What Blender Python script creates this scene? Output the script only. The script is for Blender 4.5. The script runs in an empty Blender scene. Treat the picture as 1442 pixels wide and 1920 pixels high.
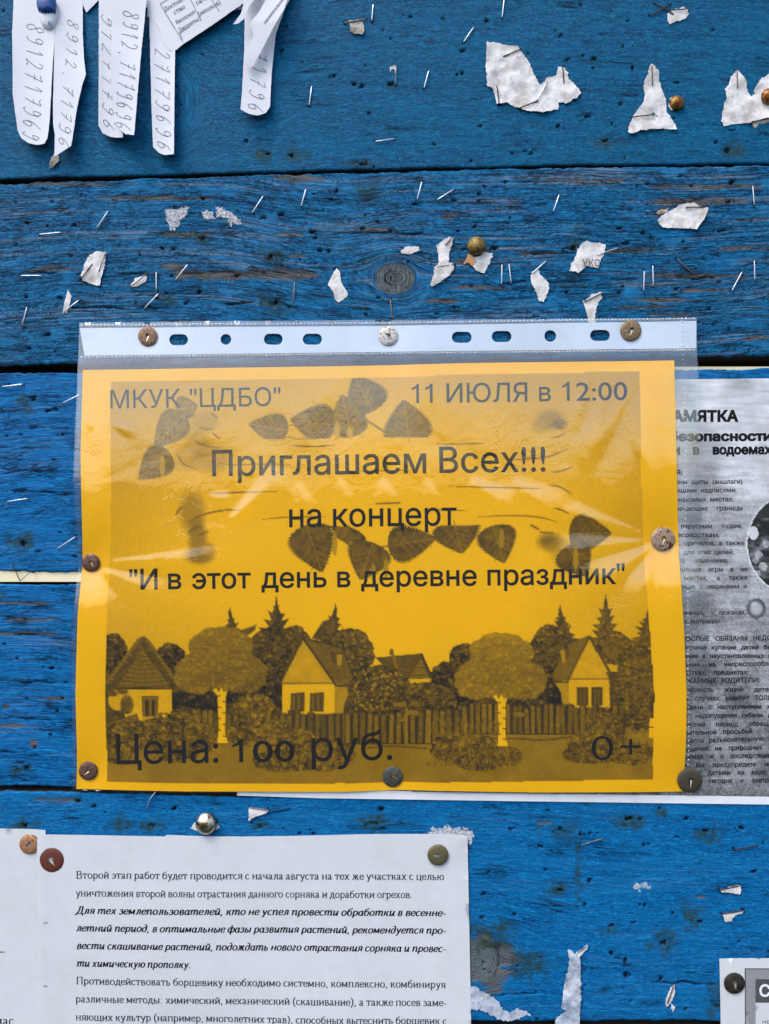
import bpy, bmesh, math, random
import numpy as np
from mathutils import Vector
from mathutils.geometry import delaunay_2d_cdt
random.seed(4); RNG = np.random.default_rng(7)
rad = math.radians
scene = bpy.context.scene

# ------------------------------------------------------------------ camera, sky, sun, exposure
LEAN = rad(5.6)                    # the notice board leans a little towards the viewer
O = np.array([0, 0, 1.5]); XB = np.array([1.0, 0, 0])
NB = np.array([0, -math.cos(LEAN), -math.sin(LEAN)])
UB = np.array([0, -math.sin(LEAN), math.cos(LEAN)])
F = 1446.0; D = 0.385; PIT = rad(3.0)
def bvec(x, u, n): return x * XB + u * UB + n * NB
CAM = O + bvec(0, -D * math.tan(PIT), D)
fwd = bvec(0, math.sin(PIT), -math.cos(PIT)); upv = bvec(0, math.cos(PIT), math.sin(PIT))
cd = bpy.data.cameras.new('camera'); cam = bpy.data.objects.new('camera', cd)
scene.collection.objects.link(cam); scene.camera = cam
cd.sensor_fit = 'HORIZONTAL'; cd.sensor_width = 36; cd.lens = 36 * F / 1442
cd.clip_start = 0.01; cd.clip_end = 2000
from mathutils import Matrix
Mx = Matrix(((1, upv[0], -fwd[0]), (0, upv[1], -fwd[1]), (0, upv[2], -fwd[2])))
cam.matrix_world = Matrix.Translation(Vector(CAM)) @ Mx.to_4x4()

SUN_EL = rad(52); SUN_AZ = rad(-38)        # azimuth measured from the viewer's side of the board, to the left
sdir = np.array([math.sin(SUN_AZ) * math.cos(SUN_EL), -math.cos(SUN_AZ) * math.cos(SUN_EL), math.sin(SUN_EL)])
w = bpy.data.worlds.new('World'); scene.world = w; w.use_nodes = True
wn = w.node_tree.nodes; wl = w.node_tree.links
sky = wn.new('ShaderNodeTexSky'); sky.sky_type = 'NISHITA'; sky.sun_disc = False
sky.sun_elevation = SUN_EL; sky.sun_rotation = math.atan2(sdir[0], sdir[1])
sky.dust_density = 2.5; sky.air_density = 1.0; sky.ozone_density = 1.5
wn['Background'].inputs[1].default_value = 0.12
wl.new(sky.outputs[0], wn['Background'].inputs[0])
sl = bpy.data.lights.new('sun', 'SUN'); so = bpy.data.objects.new('sun', sl); scene.collection.objects.link(so)
sl.energy = 0.9; sl.angle = rad(28); sl.color = (1, 0.94, 0.86)
so.rotation_euler = Vector(sdir).to_track_quat('Z', 'Y').to_euler()
vs = scene.view_settings; vs.view_transform = 'Standard'; vs.look = 'None'; vs.gamma = 1; vs.exposure = 1.32
scene.cycles.max_bounces = 8; scene.cycles.transparent_max_bounces = 12
scene.cycles.use_denoising = True

# ------------------------------------------------------------------ helpers
def W(px, py, h=0.0):
    """photo pixel -> point of the board's front plane, lifted h metres off it"""
    px = np.asarray(px, float); py = np.asarray(py, float); h = np.asarray(h, float)
    a = (px - 721) / F; b = (960 - py) / F
    # direction in board coords (x,u,n)
    du = math.sin(PIT) + b * math.cos(PIT); dn = -math.cos(PIT) + b * math.sin(PIT)
    t = -D / dn
    x = a * t; u = -D * math.tan(PIT) + du * t
    return O + x[..., None] * XB + u[..., None] * UB + h[..., None] * NB
MM = 0.001
_tab = np.random.default_rng(99).random((256, 256))
def vn(x, y, seed=0):
    x = np.asarray(x, float) + seed * 17.31; y = np.asarray(y, float) + seed * 9.77
    xi = np.floor(x).astype(int); yi = np.floor(y).astype(int); fx = x - xi; fy = y - yi
    fx = fx * fx * fx * (fx * (fx * 6 - 15) + 10); fy = fy * fy * fy * (fy * (fy * 6 - 15) + 10)
    g = lambda a, b: _tab[a & 255, b & 255]
    return (g(xi, yi) * (1 - fx) + g(xi + 1, yi) * fx) * (1 - fy) + (g(xi, yi + 1) * (1 - fx) + g(xi + 1, yi + 1) * fx) * fy - .5
def fbm(x, y, s, seed=0, o=3):
    r = 0; a = 1
    for k in range(o):
        r = r + a * vn(x / s, y / s, seed + k * 3); s *= .5; a *= .5
    return r
def link(o): scene.collection.objects.link(o); return o
def tag(o, label=None, cat=None, group=None, kind=None):
    for k, v in (('label', label), ('category', cat), ('group', group), ('kind', kind)):
        if v: o[k] = v
    return o
def mesh_obj(name, V, Fc, mat, parent=None, smooth=True, attrs=None, origin=None):
    V = np.asarray(V, float).reshape(-1, 3)
    if parent is not None: c = np.array(parent.location)
    elif origin is not None: c = np.asarray(origin)
    else: c = V.mean(0)
    me = bpy.data.meshes.new(name)
    if isinstance(Fc, np.ndarray):
        n, k = Fc.shape
        me.vertices.add(len(V)); me.vertices.foreach_set('co', (V - c).ravel())
        me.loops.add(n * k); me.loops.foreach_set('vertex_index', Fc.ravel().astype(np.int32))
        me.polygons.add(n); me.polygons.foreach_set('loop_start', np.arange(0, n * k, k, dtype=np.int32))
        me.update(calc_edges=True); me.validate()
    else:
        me.from_pydata([tuple(v) for v in (V - c)], [], [tuple(int(i) for i in f) for f in Fc]); me.update()
    if smooth: me.polygons.foreach_set('use_smooth', np.ones(len(me.polygons), bool))
    if attrs:
        for k, a in attrs.items():
            a = np.asarray(a, np.float32)
            if a.ndim == 1: at = me.attributes.new(k, 'FLOAT', 'POINT'); at.data.foreach_set('value', a)
            elif a.shape[1] == 3: at = me.attributes.new(k, 'FLOAT_VECTOR', 'POINT'); at.data.foreach_set('vector', a.ravel())
            else: at = me.attributes.new(k, 'FLOAT_COLOR', 'POINT'); at.data.foreach_set('color', a.ravel())
    me.materials.append(mat)
    o = link(bpy.data.objects.new(name, me))
    if parent is not None: o.parent = parent
    else: o.location = c
    return o
def empty(name, loc, **kw):
    o = link(bpy.data.objects.new(name, None)); o.location = tuple(loc); o.empty_display_size = .01
    bpy.context.view_layer.update() if False else None
    return tag(o, **kw)
def grid_faces(ny, nx):
    i = np.arange(ny * nx).reshape(ny, nx)
    return np.stack([i[:-1, :-1], i[1:, :-1], i[1:, 1:], i[:-1, 1:]], -1).reshape(-1, 4)
def inpoly(x, y, poly):
    x = np.asarray(x, float); y = np.asarray(y, float); r = np.zeros(x.shape, bool)
    P = np.asarray(poly, float); Q = np.roll(P, -1, 0)
    for (x0, y0), (x1, y1) in zip(P, Q):
        if y0 == y1: continue
        c = ((y0 > y) != (y1 > y)) & (x < (x1 - x0) * (y - y0) / (y1 - y0) + x0); r ^= c
    return r
def densify(poly, step, jit=0, seed=0, closed=True):
    P = [np.array(p, float) for p in poly]; out = []
    n = len(P); r = np.random.default_rng(seed + 11)
    for i in range(n if closed else n - 1):
        a, b = P[i], P[(i + 1) % n]; L = np.linalg.norm(b - a); k = max(1, int(L / step))
        for j in range(k):
            out.append(a + (b - a) * j / k + (r.normal(0, jit, 2) if jit else 0))
    if not closed: out.append(P[-1])
    return np.array(out)
def tri_sheet(outline, step, holes=()):
    """triangulated interior of an outline (pixel units) -> verts, tris, number of boundary verts"""
    P = np.asarray(outline, float); x0, y0 = P.min(0); x1, y1 = P.max(0)
    gx, gy = np.meshgrid(np.arange(x0 + step * .5, x1, step), np.arange(y0 + step * .5, y1, step))
    gx[1::2] += step * .5; gx = gx.ravel(); gy = gy.ravel()
    m = inpoly(gx, gy, P)
    for h in holes: m &= ~inpoly(gx, gy, h)
    g = np.stack([gx[m], gy[m]], 1)
    allb = np.concatenate([P] + [np.asarray(h, float) for h in holes])
    if len(g):
        keep = np.ones(len(g), bool)
        for s in range(0, len(g), 2000):
            d = np.abs(g[s:s + 2000, None, :] - allb[None]).sum(2).min(1); keep[s:s + 2000] = d > step * .45
        g = g[keep]
    V = np.concatenate([allb, g]); ed = []; k = 0
    for Q in [P] + list(holes):
        n = len(Q); ed += [(k + i, k + (i + 1) % n) for i in range(n)]; k += n
    r = delaunay_2d_cdt([Vector(v) for v in V], ed, [], 0, 1e-5)
    V = np.array([tuple(v) for v in r[0]]); T = np.array([f for f in r[2] if len(f) == 3])
    c = V[T].mean(1); m = inpoly(c[:, 0], c[:, 1], P)
    for h in holes: m &= ~inpoly(c[:, 0], c[:, 1], h)
    T = T[m]
    a = V[T[:, 1]] - V[T[:, 0]]; b = V[T[:, 2]] - V[T[:, 0]]
    f = (a[:, 0] * b[:, 1] - a[:, 1] * b[:, 0]) > 0      # y is down: flip so that faces look at the viewer
    T[f] = T[f][:, ::-1]
    return V, T
def solid(V3, T, thick):
    """give a triangulated sheet real thickness"""
    n = len(V3); B = V3 - NB * thick
    e = {}
    for t in T:
        for i in range(3):
            a, b = int(t[i]), int(t[(i + 1) % 3]); e[(a, b)] = 1
    side = [(a, b) for (a, b) in e if (b, a) not in e]
    Fc = [tuple(t) for t in T] + [tuple(x + n for x in t[::-1]) for t in T]
    rim = sorted({x for ab in side for x in ab}); ri = {v: 2 * n + i for i, v in enumerate(rim)}; m = len(rim)
    for a, b in side: Fc += [(ri[a], ri[a] + m, ri[b] + m), (ri[a], ri[b] + m, ri[b])]
    SOLID_SRC[0] = np.concatenate([np.arange(n), np.arange(n), rim, rim]).astype(int)
    return np.concatenate([V3, B, V3[rim], B[rim]]), np.array([tuple(int(i) for i in f) for f in Fc])
SOLID_SRC = [None]
def paper(name, outline, hfun, mat, parent=None, step=8, thick=.12 * MM, torn=0, seed=0, holes=(), attr=None, dens=None):
    P = densify(outline, dens or max(2, step * .7), torn, seed)
    V, T = tri_sheet(P, step, holes)
    h = hfun(V[:, 0], V[:, 1]); V3 = W(V[:, 0], V[:, 1], h)
    at = {k: f(V[:, 0], V[:, 1]) for k, f in (attr or {}).items()}
    if thick: V3, T = solid(V3, T, thick); at = {k: np.asarray(a)[SOLID_SRC[0]] for k, a in at.items()}
    return mesh_obj(name, V3, T, mat, parent, True, at)
def edge(pts):
    a = np.array(pts, float)
    return lambda x: np.interp(x, a[:, 0], a[:, 1])

# ------------------------------------------------------------------ node materials
class NT:
    def __init__(s, name):
        s.m = bpy.data.materials.new(name); s.m.use_nodes = True; s.t = s.m.node_tree
        s.t.nodes.clear(); s.out = s.t.nodes.new('ShaderNodeOutputMaterial')
    def n(s, typ, ins=None, **kw):
        nd = s.t.nodes.new('ShaderNode' + typ)
        for k, v in kw.items(): setattr(nd, k, v)
        for k, v in (ins or {}).items(): s.put(nd.inputs[k], v)
        return nd
    def put(s, sock, v):
        if isinstance(v, bpy.types.NodeSocket): s.t.links.new(v, sock)
        elif v is not None:
            if sock.type == 'RGBA' and not isinstance(v, (int, float)) and len(v) == 3: v = (*v, 1)
            sock.default_value = v
    def math(s, op, a, b=0, c=0, clamp=False):
        nd = s.n('Math', operation=op, use_clamp=clamp); s.put(nd.inputs[0], a); s.put(nd.inputs[1], b); s.put(nd.inputs[2], c); return nd.outputs[0]
    def noise(s, vec, scale, detail=3, rough=.5, dist=0):
        return s.n('TexNoise', {'Vector': vec, 'Scale': scale, 'Detail': detail, 'Roughness': rough, 'Distortion': dist}).outputs[0]
    def mul(s, vec, sc):
        nd = s.n('VectorMath', operation='MULTIPLY'); s.put(nd.inputs[0], vec); nd.inputs[1].default_value = sc; return nd.outputs[0]
    def add(s, vec, v2):
        nd = s.n('VectorMath', operation='ADD'); s.put(nd.inputs[0], vec); s.put(nd.inputs[1], v2); return nd.outputs[0]
    def ramp(s, f, a, b, lo=0., hi=1.):
        nd = s.n('MapRange', {0: f, 1: a, 2: b, 3: lo, 4: hi}); return nd.outputs[0]
    def mix(s, f, a, b, mode='MIX'):
        nd = s.n('Mix', data_type='RGBA', blend_type=mode); s.put(nd.inputs[0], f); s.put(nd.inputs[6], a); s.put(nd.inputs[7], b); return nd.outputs[2]
    def attr(s, name): return s.n('Attribute', attribute_name=name)
    def pos(s): return s.n('TexCoord').outputs['Object']
    def bump(s, h, strength, dist, normal=None):
        nd = s.n('Bump', {'Height': h, 'Strength': strength, 'Distance': dist})
        if normal: s.put(nd.inputs['Normal'], normal)
        return nd.outputs[0]
    def bsdf(s, **kw):
        nd = s.n('BsdfPrincipled')
        for k, v in kw.items(): s.put(nd.inputs[k.replace('_', ' ')], v)
        return nd.outputs[0]
    def done(s, sh): s.t.links.new(sh, s.out.inputs[0]); return s.m
def lin(r, g, b):
    f = lambda c: (c / 255 / 12.92) if c <= 10 else ((c / 255 + .055) / 1.055) ** 2.4
    return (f(r), f(g), f(b))

def mat_plank(name, c_dark, c_mid, c_light, weather, fine, long=4, flake=1.):
    t = NT(name); g = t.attr('grain').outputs['Vector']; a = t.attr('marks')
    sep = t.n('SeparateColor', {0: a.outputs['Color']}); wear, dark, halo = sep.outputs[0], sep.outputs[1], sep.outputs[2]
    knot = a.outputs['Alpha']; P = t.pos()
    n_f = t.noise(t.mul(g, (long, 34, 1)), 1, 6, .72, .5)            # brushed ridges
    n_r = t.noise(t.mul(g, (fine * .6, 24, 1)), 1, 4, .7, 1.2)  # short broken ripples
    n_h = t.noise(t.mul(g, (fine * 1.3, 44, 2)), 1, 3, .7, 1.0)   # finest flecks
    n_b = t.noise(t.mul(g, (.7, 5, 1)), 1, 4, .6)                # broad tone
    n_c = t.noise(t.mul(g, (2.0, 9, 3)), 1, 5, .65)
    v = t.math('ADD', t.math('MULTIPLY', n_f, .35), t.math('ADD', t.math('MULTIPLY', n_r, .4), t.math('MULTIPLY', n_h, .25)))
    base = t.mix(t.ramp(v, .40, .51), c_dark, c_mid)
    base = t.mix(t.ramp(v, .52, .62, 0, .85), base, c_light)
    base = t.mix(t.ramp(n_b, .38, .7, 0, .35), base, t.mix(.35, c_mid, c_light))
    base = t.mix(t.ramp(n_c, .42, .25, 0, .45), base, c_dark)
    pits = t.ramp(t.noise(t.mul(g, (9, 34, 1)), 1, 4, .7, .6), .36, .28, 0, .55 * flake)
    base = t.mix(pits, base, tuple(c * .2 for c in c_dark))
    # crackle: thin dark lines following the grain
    cr = t.math('ABSOLUTE', t.math('SUBTRACT', t.noise(t.mul(g, (.6, 7.5, 1)), 1, 6, .62, .6), .5))
    cr = t.ramp(cr, .002, .014, 1, 0)
    crm = t.ramp(t.noise(t.mul(g, (1.3, 3.2, 5)), 1, 2), .60 - .23 * weather, .70 - .23 * weather)
    crack = t.math('MULTIPLY', cr, crm)
    cr2 = t.math('ABSOLUTE', t.math('SUBTRACT', t.noise(t.mul(g, (4.2, 8, 2)), 1, 5, .7, 1.8), .5))
    crack2 = t.math('MULTIPLY', t.math('MULTIPLY', t.ramp(cr2, 0, .016, 1, 0), crm), .1 + .6 * weather)
    crack = t.math('MAXIMUM', crack, crack2)
    # exposed wood
    wn1 = t.noise(t.mul(g, (1.5, 22, 1)), 1, 5, .65)
    wf = t.math('ADD', t.math('MULTIPLY', t.math('ADD', t.math('MULTIPLY', wn1, .6), t.math('MULTIPLY', n_h, .4)), .95), t.math('MULTIPLY', wear, .42))
    wf = t.ramp(wf, .73 - .08 * weather, .83 - .07 * weather, 0, .9)
    wf = t.math('MAXIMUM', wf, t.math('MULTIPLY', t.ramp(n_f, .58, .68, 0, .8 * weather), t.ramp(n_b, .42, .58)))
    wood_n = t.noise(t.mul(g, (2, 60, 1)), 1, 4, .6)
    wood = t.mix(t.ramp(wood_n, .35, .65), lin(40, 44, 46), lin(124, 118, 112))
    wood = t.mix(t.ramp(t.noise(t.mul(g, (.8, 3, 9)), 1, 2), .4, .65), wood, lin(92, 96, 96))
    stv = t.noise(t.mul(g, (.30, 26, 4)), 1, 5, .7, .3)
    stf = t.math('MULTIPLY', t.math('MULTIPLY', t.ramp(stv, .53, .62), t.ramp(t.noise(t.mul(g, (.5, 1.6, 7)), 1, 3), .42, .56)), .75 * weather)
    base = t.mix(stf, base, lin(124, 136, 150))
    # knot rings
    kr = t.math('MULTIPLY', t.math('ADD', t.math('SINE', t.math('MULTIPLY', t.math('ADD', knot, t.math('MULTIPLY', t.noise(t.mul(P, (1, 1, 1)), 120, 5, .7), .45)), 50)), 1), .5)
    kr = t.math('ADD', t.math('MULTIPLY', kr, .2), t.math('MULTIPLY', t.noise(P, 400, 6, .75), .8))
    col = t.mix(wf, base, wood)
    kf = t.ramp(knot, .02, .05)
    col = t.mix(t.math('MULTIPLY', t.math('MULTIPLY', kf, t.ramp(wear, .4, .8)), t.ramp(t.noise(P, 260, 5, .75), .3, .5, .35, .9)), col, t.mix(t.ramp(kr, .3, .68), lin(60, 72, 78), lin(112, 122, 126)))
    col = t.mix(t.math('MULTIPLY', halo, t.ramp(t.noise(P, 420, 5, .75), .34, .58, .1, .95)), col, lin(38, 62, 50))
    col = t.mix(crack, col, (.006, .007, .008))
    spot = t.math('MULTIPLY', dark, t.ramp(t.noise(P, 900, 3, .7), .3, .5, .6, 1))
    col = t.mix(spot, col, (.004, .004, .0035))
    h = t.math('ADD', t.math('MULTIPLY', n_f, .5), t.math('ADD', t.math('MULTIPLY', n_r, .8), t.math('MULTIPLY', n_h, .3)))
    h = t.math('SUBTRACT', h, t.math('MULTIPLY', crack, .9)); h = t.math('SUBTRACT', h, t.math('MULTIPLY', pits, .35))
    h = t.math('SUBTRACT', h, t.math('MULTIPLY', wf, .3)); h = t.math('SUBTRACT', h, t.math('MULTIPLY', kr, t.math('MULTIPLY', kf, .12)))
    micro = t.noise(P, 2600, 4, .7)
    h = t.math('ADD', h, t.math('MULTIPLY', micro, .22))
    nrm = t.bump(h, 1.0, .8 * MM)
    rough = t.math('ADD', t.math('MULTIPLY', wf, .35), t.ramp(n_b, .3, .7, .36, .55))
    return t.done(t.bsdf(Base_Color=col, Roughness=rough, Specular_IOR_Level=.09, Normal=nrm))

def mat_simple(name, col, rough=.5, metal=0, nscale=0, namp=0, col2=None, bump=0, spec=.5):
    t = NT(name); c = col; nrm = None
    if nscale:
        n = t.noise(t.pos(), nscale, 5, .65); 
        if col2: c = t.mix(t.ramp(n, .5 - namp, .5 + namp), col, col2)
        if bump: nrm = t.bump(n, 1, bump)
    return t.done(t.bsdf(Base_Color=c, Roughness=rough, Metallic=metal, Specular_IOR_Level=spec, Normal=nrm))
def mat_paper(name, col, tint, mot=.35, bump=.03, attr=None, rough=.75, spec=.3, ns=90):
    t = NT(name); P = t.pos(); n = t.noise(P, ns, 6, .75); n2 = t.noise(P, 1500, 4, .7); n3 = t.noise(P, 25, 2)
    c = t.attr(attr).outputs['Color'] if attr else col
    c = t.mix(t.ramp(n, .45, .8 if mot < .95 else .6, 0, mot), c, t.mix(1, c, tint, 'MULTIPLY'))
    c = t.mix(t.ramp(n2, .3, .7, .12, 0), c, t.mix(1, c, (.6, .6, .6), 'MULTIPLY'))
    h = t.math('ADD', t.math('MULTIPLY', n2, .35), t.math('MULTIPLY', n3, 2.0)); h = t.math('ADD', h, n)
    return t.done(t.bsdf(Base_Color=c, Roughness=rough, Normal=t.bump(h, 1, bump * MM), Specular_IOR_Level=spec))
def mat_film(name, fac, haze, seed):
    t = NT(name); P = t.add(t.pos(), (seed, seed, seed))
    rg = t.math('ABSOLUTE', t.math('SUBTRACT', t.noise(P, 75, 3, .55, 1.2), .5))
    rg = t.math('MULTIPLY', t.ramp(rg, 0, .03, 1, 0), t.ramp(t.noise(P, 28, 2), .5, .62))
    h = t.math('ADD', t.math('MULTIPLY', t.noise(P, 55, 3, .5, .4), 1.0), t.math('ADD', t.math('MULTIPLY', t.noise(P, 260, 2, .5), .10), t.math('MULTIPLY', rg, .13)))
    nrm = t.bump(h, 1, .2 * MM)
    bf = t.n('NewGeometry').outputs['Backfacing']
    fr = t.n('Fresnel', {'IOR': t.ramp(bf, 0, 1, 1.5, 1 / 1.5), 'Normal': nrm}).outputs[0]
    f = t.math('MULTIPLY', fr, fac, clamp=True)
    gl = t.n('BsdfGlossy', {'Color': (1, 1, 1, 1), 'Roughness': .035, 'Normal': nrm}).outputs[0]
    tr = t.n('BsdfTransparent', {'Color': (.975, .98, .985, 1)}).outputs[0]
    df = t.n('BsdfDiffuse', {'Color': (.8, .83, .88, 1)}).outputs[0]
    sc = t.ramp(t.noise(t.mul(P, (1, 1, 1)), 700, 5, .8), .66, .72, haze, haze + .03)
    a = t.n('MixShader', {0: sc, 1: tr, 2: df}).outputs[0]
    return t.done(t.n('MixShader', {0: f, 1: a, 2: gl}).outputs[0])
def mat_metal(name, c1, c2, c3=None, metal=.7, rough=.4, scale=700, lo=.42, hi=.58):
    t = NT(name); P = t.pos(); oi = t.n('ObjectInfo').outputs['Random']
    P = t.add(P, t.n('CombineXYZ', {0: oi, 1: oi, 2: oi}).outputs[0])
    n = t.noise(P, scale, 5, .65); c = t.mix(t.ramp(n, lo, hi), c1, c2)
    if c3: c = t.mix(t.ramp(t.noise(P, scale * 1.6, 3, .6), .56, .60), c, c3)
    r = t.ramp(n, lo, hi, rough, rough + .25)
    return t.done(t.bsdf(Base_Color=c, Roughness=r, Metallic=metal, Normal=t.bump(n, 1, .05 * MM)))

M = {}
M['p1'] = mat_plank('blue_painted_pine_dark', lin(0, 42, 72), lin(0, 86, 130), lin(26, 142, 186), .0, 22, 5, .5)
M['p2'] = mat_plank('blue_painted_pine_weathered', lin(0, 46, 80), lin(0, 100, 154), lin(56, 158, 206), 1.0, 9, .9, 1.)
M['p3'] = mat_plank('blue_painted_pine_cracked', lin(0, 48, 90), lin(0, 102, 168), lin(34, 152, 216), .45, 7, 1.4, 1.)
M['p5'] = mat_plank('blue_painted_pine_bright', lin(0, 56, 104), lin(0, 102, 164), lin(34, 154, 216), .12, 20, 4, .6)
M['cream'] = mat_simple('cream_painted_wood', lin(240, 232, 196), .6, 0, 60, .3, lin(222, 210, 172), .1 * MM)
M['gap_shade'] = mat_simple('gap_shade_on_plank_sides', lin(46, 40, 34), .9, 0, 200, .2, lin(34, 30, 27), .2 * MM)  # dark brown that paints the shade between planks onto their sides
M['darkwood'] = mat_simple('dark_backing_wood', lin(40, 34, 28), .9, 0, 80, .2, lin(24, 20, 18), .3 * MM)
M['ink'] = mat_simple('black_print_ink', (.012, .011, .012), .7, spec=.08)
M['ink_grey'] = mat_simple('faded_print_ink', (.018, .019, .026), .6)
M['pen'] = mat_simple('grey_pen_ink', lin(84, 90, 104), .6)
M['white_ink'] = mat_simple('white_print', (.75, .77, .8), .6)
M['white_sheet'] = mat_paper('white_office_paper', lin(204, 208, 214), (.88, .88, .87), .8, .12)
M['rusty'] = mat_paper('rust_stained_paper', lin(190, 150, 110), (.5, .25, .1), .9, .2)
M['ad_paper'] = mat_paper('thin_white_paper', lin(212, 216, 226), (.9, .91, .94), .5, .1)
M['scrap'] = mat_paper('torn_weathered_paper', lin(224, 224, 226), (.66, .63, .60), .96, .38, ns=170)
M['wet'] = mat_paper('bluish_soaked_paper', lin(186, 194, 206), (.5, .56, .66), .96, .4, ns=200)
M['scrap_grey'] = mat_paper('grubby_torn_paper', lin(178, 172, 166), (.4, .36, .33), 1.0, .4, ns=170)
M['poster'] = mat_paper('orange_copier_paper', None, (.95, .93, .9), .4, .03, 'print', .7, .04)
M['memo'] = mat_paper('grey_printed_paper', None, (.85, .85, .88), .6, .12, 'print', .55)
M['film'] = mat_film('clear_plastic_film', 2.5, .004, 3.0)
M['film_back'] = mat_film('clear_plastic_film_back', 1.0, .02, 8.0)
M['strip'] = mat_simple('white_opaque_plastic', lin(214, 224, 238), .16, 0, 45, .3, lin(200, 212, 230), .18 * MM)
M['weld'] = mat_simple('welded_plastic', lin(210, 222, 235), .2)
M['pin_brown'] = mat_metal('rusty_brown_tack', lin(120, 92, 70), lin(150, 122, 98), lin(70, 44, 30), .35, .5)
M['pin_white'] = mat_metal('chipped_white_tack', lin(205, 204, 200), lin(190, 190, 186), lin(96, 72, 40), .1, .35, 600)
M['pin_tan'] = mat_metal('pitted_tan_tack', lin(150, 128, 96), lin(110, 92, 70), lin(70, 52, 34), .4, .5, 900)
M['pin_dark'] = mat_metal('dark_bronze_tack', lin(82, 74, 60), lin(72, 66, 54), None, .45, .38, 300)
M['pin_darkgrey'] = mat_metal('dark_grey_tack', lin(78, 80, 74), lin(66, 68, 64), lin(100, 96, 84), .45, .4, 300)
M['pin_chestnut'] = mat_metal('dull_chestnut_tack', lin(112, 80, 66), lin(84, 58, 50), lin(58, 40, 36), .3, .45, 500)
M['pin_beige'] = mat_metal('rust_blotched_beige_tack', lin(168, 142, 122), lin(152, 128, 110), lin(92, 40, 26), .4, .35, 320)
M['pin_maroon'] = mat_metal('maroon_enamel_tack', lin(108, 58, 48), lin(96, 52, 44), None, .2, .3, 200)
M['pin_copper'] = mat_metal('copper_tack', lin(184, 140, 106), lin(160, 116, 84), lin(120, 76, 50), .4, .4, 600)
M['pin_olive'] = mat_metal('olive_tack', lin(104, 98, 70), lin(92, 88, 64), None, .35, .4, 200)
M['pin_black'] = mat_metal('blackened_tack', lin(46, 42, 38), lin(60, 54, 48), None, .4, .35, 300)
M['dome_rust'] = mat_metal('rusted_brass_dome', lin(112, 62, 26), lin(150, 118, 62), lin(84, 40, 18), .75, .38, 420)
M['dome_brass'] = mat_metal('tarnished_brass_dome', lin(142, 118, 68), lin(116, 98, 56), lin(100, 84, 50), .7, .5, 300)
M['dome_silver'] = mat_metal('silvered_dome', lin(190, 180, 150), lin(216, 212, 200), lin(150, 96, 40), 1, .18, 240)
M['steel'] = mat_metal('shiny_staple_wire', lin(196, 204, 212), lin(176, 184, 192), None, .85, .25, 500)
M['steel_dull'] = mat_metal('dull_staple_wire', lin(128, 124, 120), lin(104, 98, 92), None, .7, .45, 500)
M['steel_rust'] = mat_metal('rusted_staple_wire', lin(74, 58, 50), lin(52, 40, 36), lin(90, 52, 34), .5, .6, 500)
M['tongue'] = mat_metal('bright_cut_metal', lin(214, 204, 178), lin(190, 180, 156), None, .8, .25, 500)
M['blue_plastic'] = mat_simple('blue_plastic', lin(22, 62, 128), .22, 0, 300, .3, lin(30, 76, 146))
M['white_plastic'] = mat_simple('white_plastic', lin(214, 220, 228), .3)
M['grass'] = mat_simple('dark_soil', (.014, .016, .010), 1, 0, 3, .2, (.02, .024, .014))

# ------------------------------------------------------------------ ground (out of view, mirrored by the plastic)
gs = 400
mesh_obj('ground', [(-gs, -gs, 0), (gs, -gs, 0), (gs, gs, 0), (-gs, gs, 0)], [(0, 1, 2, 3)], M['grass'])['kind'] = 'structure'

# ------------------------------------------------------------------ the boarding
board = empty('notice_board', O, label='weathered blue painted boarding of wide horizontal planks', cat='notice board')
EDGES = {  # top edge, bottom edge (pixels)
 1: ([(-400, -150), (1850, -170)], [(-400, 345), (0, 336.5), (500, 323), (1000, 312), (1442, 307), (1850, 302)]),
 2: ([(-400, 352), (0, 343), (500, 327.5), (1000, 315.5), (1442, 310), (1850, 305)], [(-400, 686), (0, 684), (150, 682), (700, 676), (1300, 668), (1442, 668), (1850, 666)]),
 3: ([(-400, 702), (0, 700), (150, 698), (700, 696), (1300, 691), (1850, 690)], [(-400, 1069), (0, 1070), (150, 1072), (1300, 1078), (1850, 1078)]),
 4: ([(-400, 1095), (150, 1095), (1300, 1098), (1850, 1098)], [(-400, 1472), (0, 1473), (150, 1476), (440, 1481), (1300, 1492), (1850, 1494)]),
 5: ([(-400, 1482), (0, 1484), (150, 1486), (440, 1494), (1442, 1503), (1850, 1503)], [(-400, 1904), (0, 1907), (880, 1914), (1210, 1916), (1850, 1916)]),
 6: ([(-400, 1938), (1850, 1942)], [(-400, 2220), (1850, 2220)])}
KN = [(740, 521, 40, 32, 1.0, 2), (322, 190, 44, 62, .0, 1), (890, 1800, 46, 44, 1.0, 5), (1240, 1768, 16, 15, .0, 5), (1460, 560, 20, 15, 0, 2)]
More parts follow.
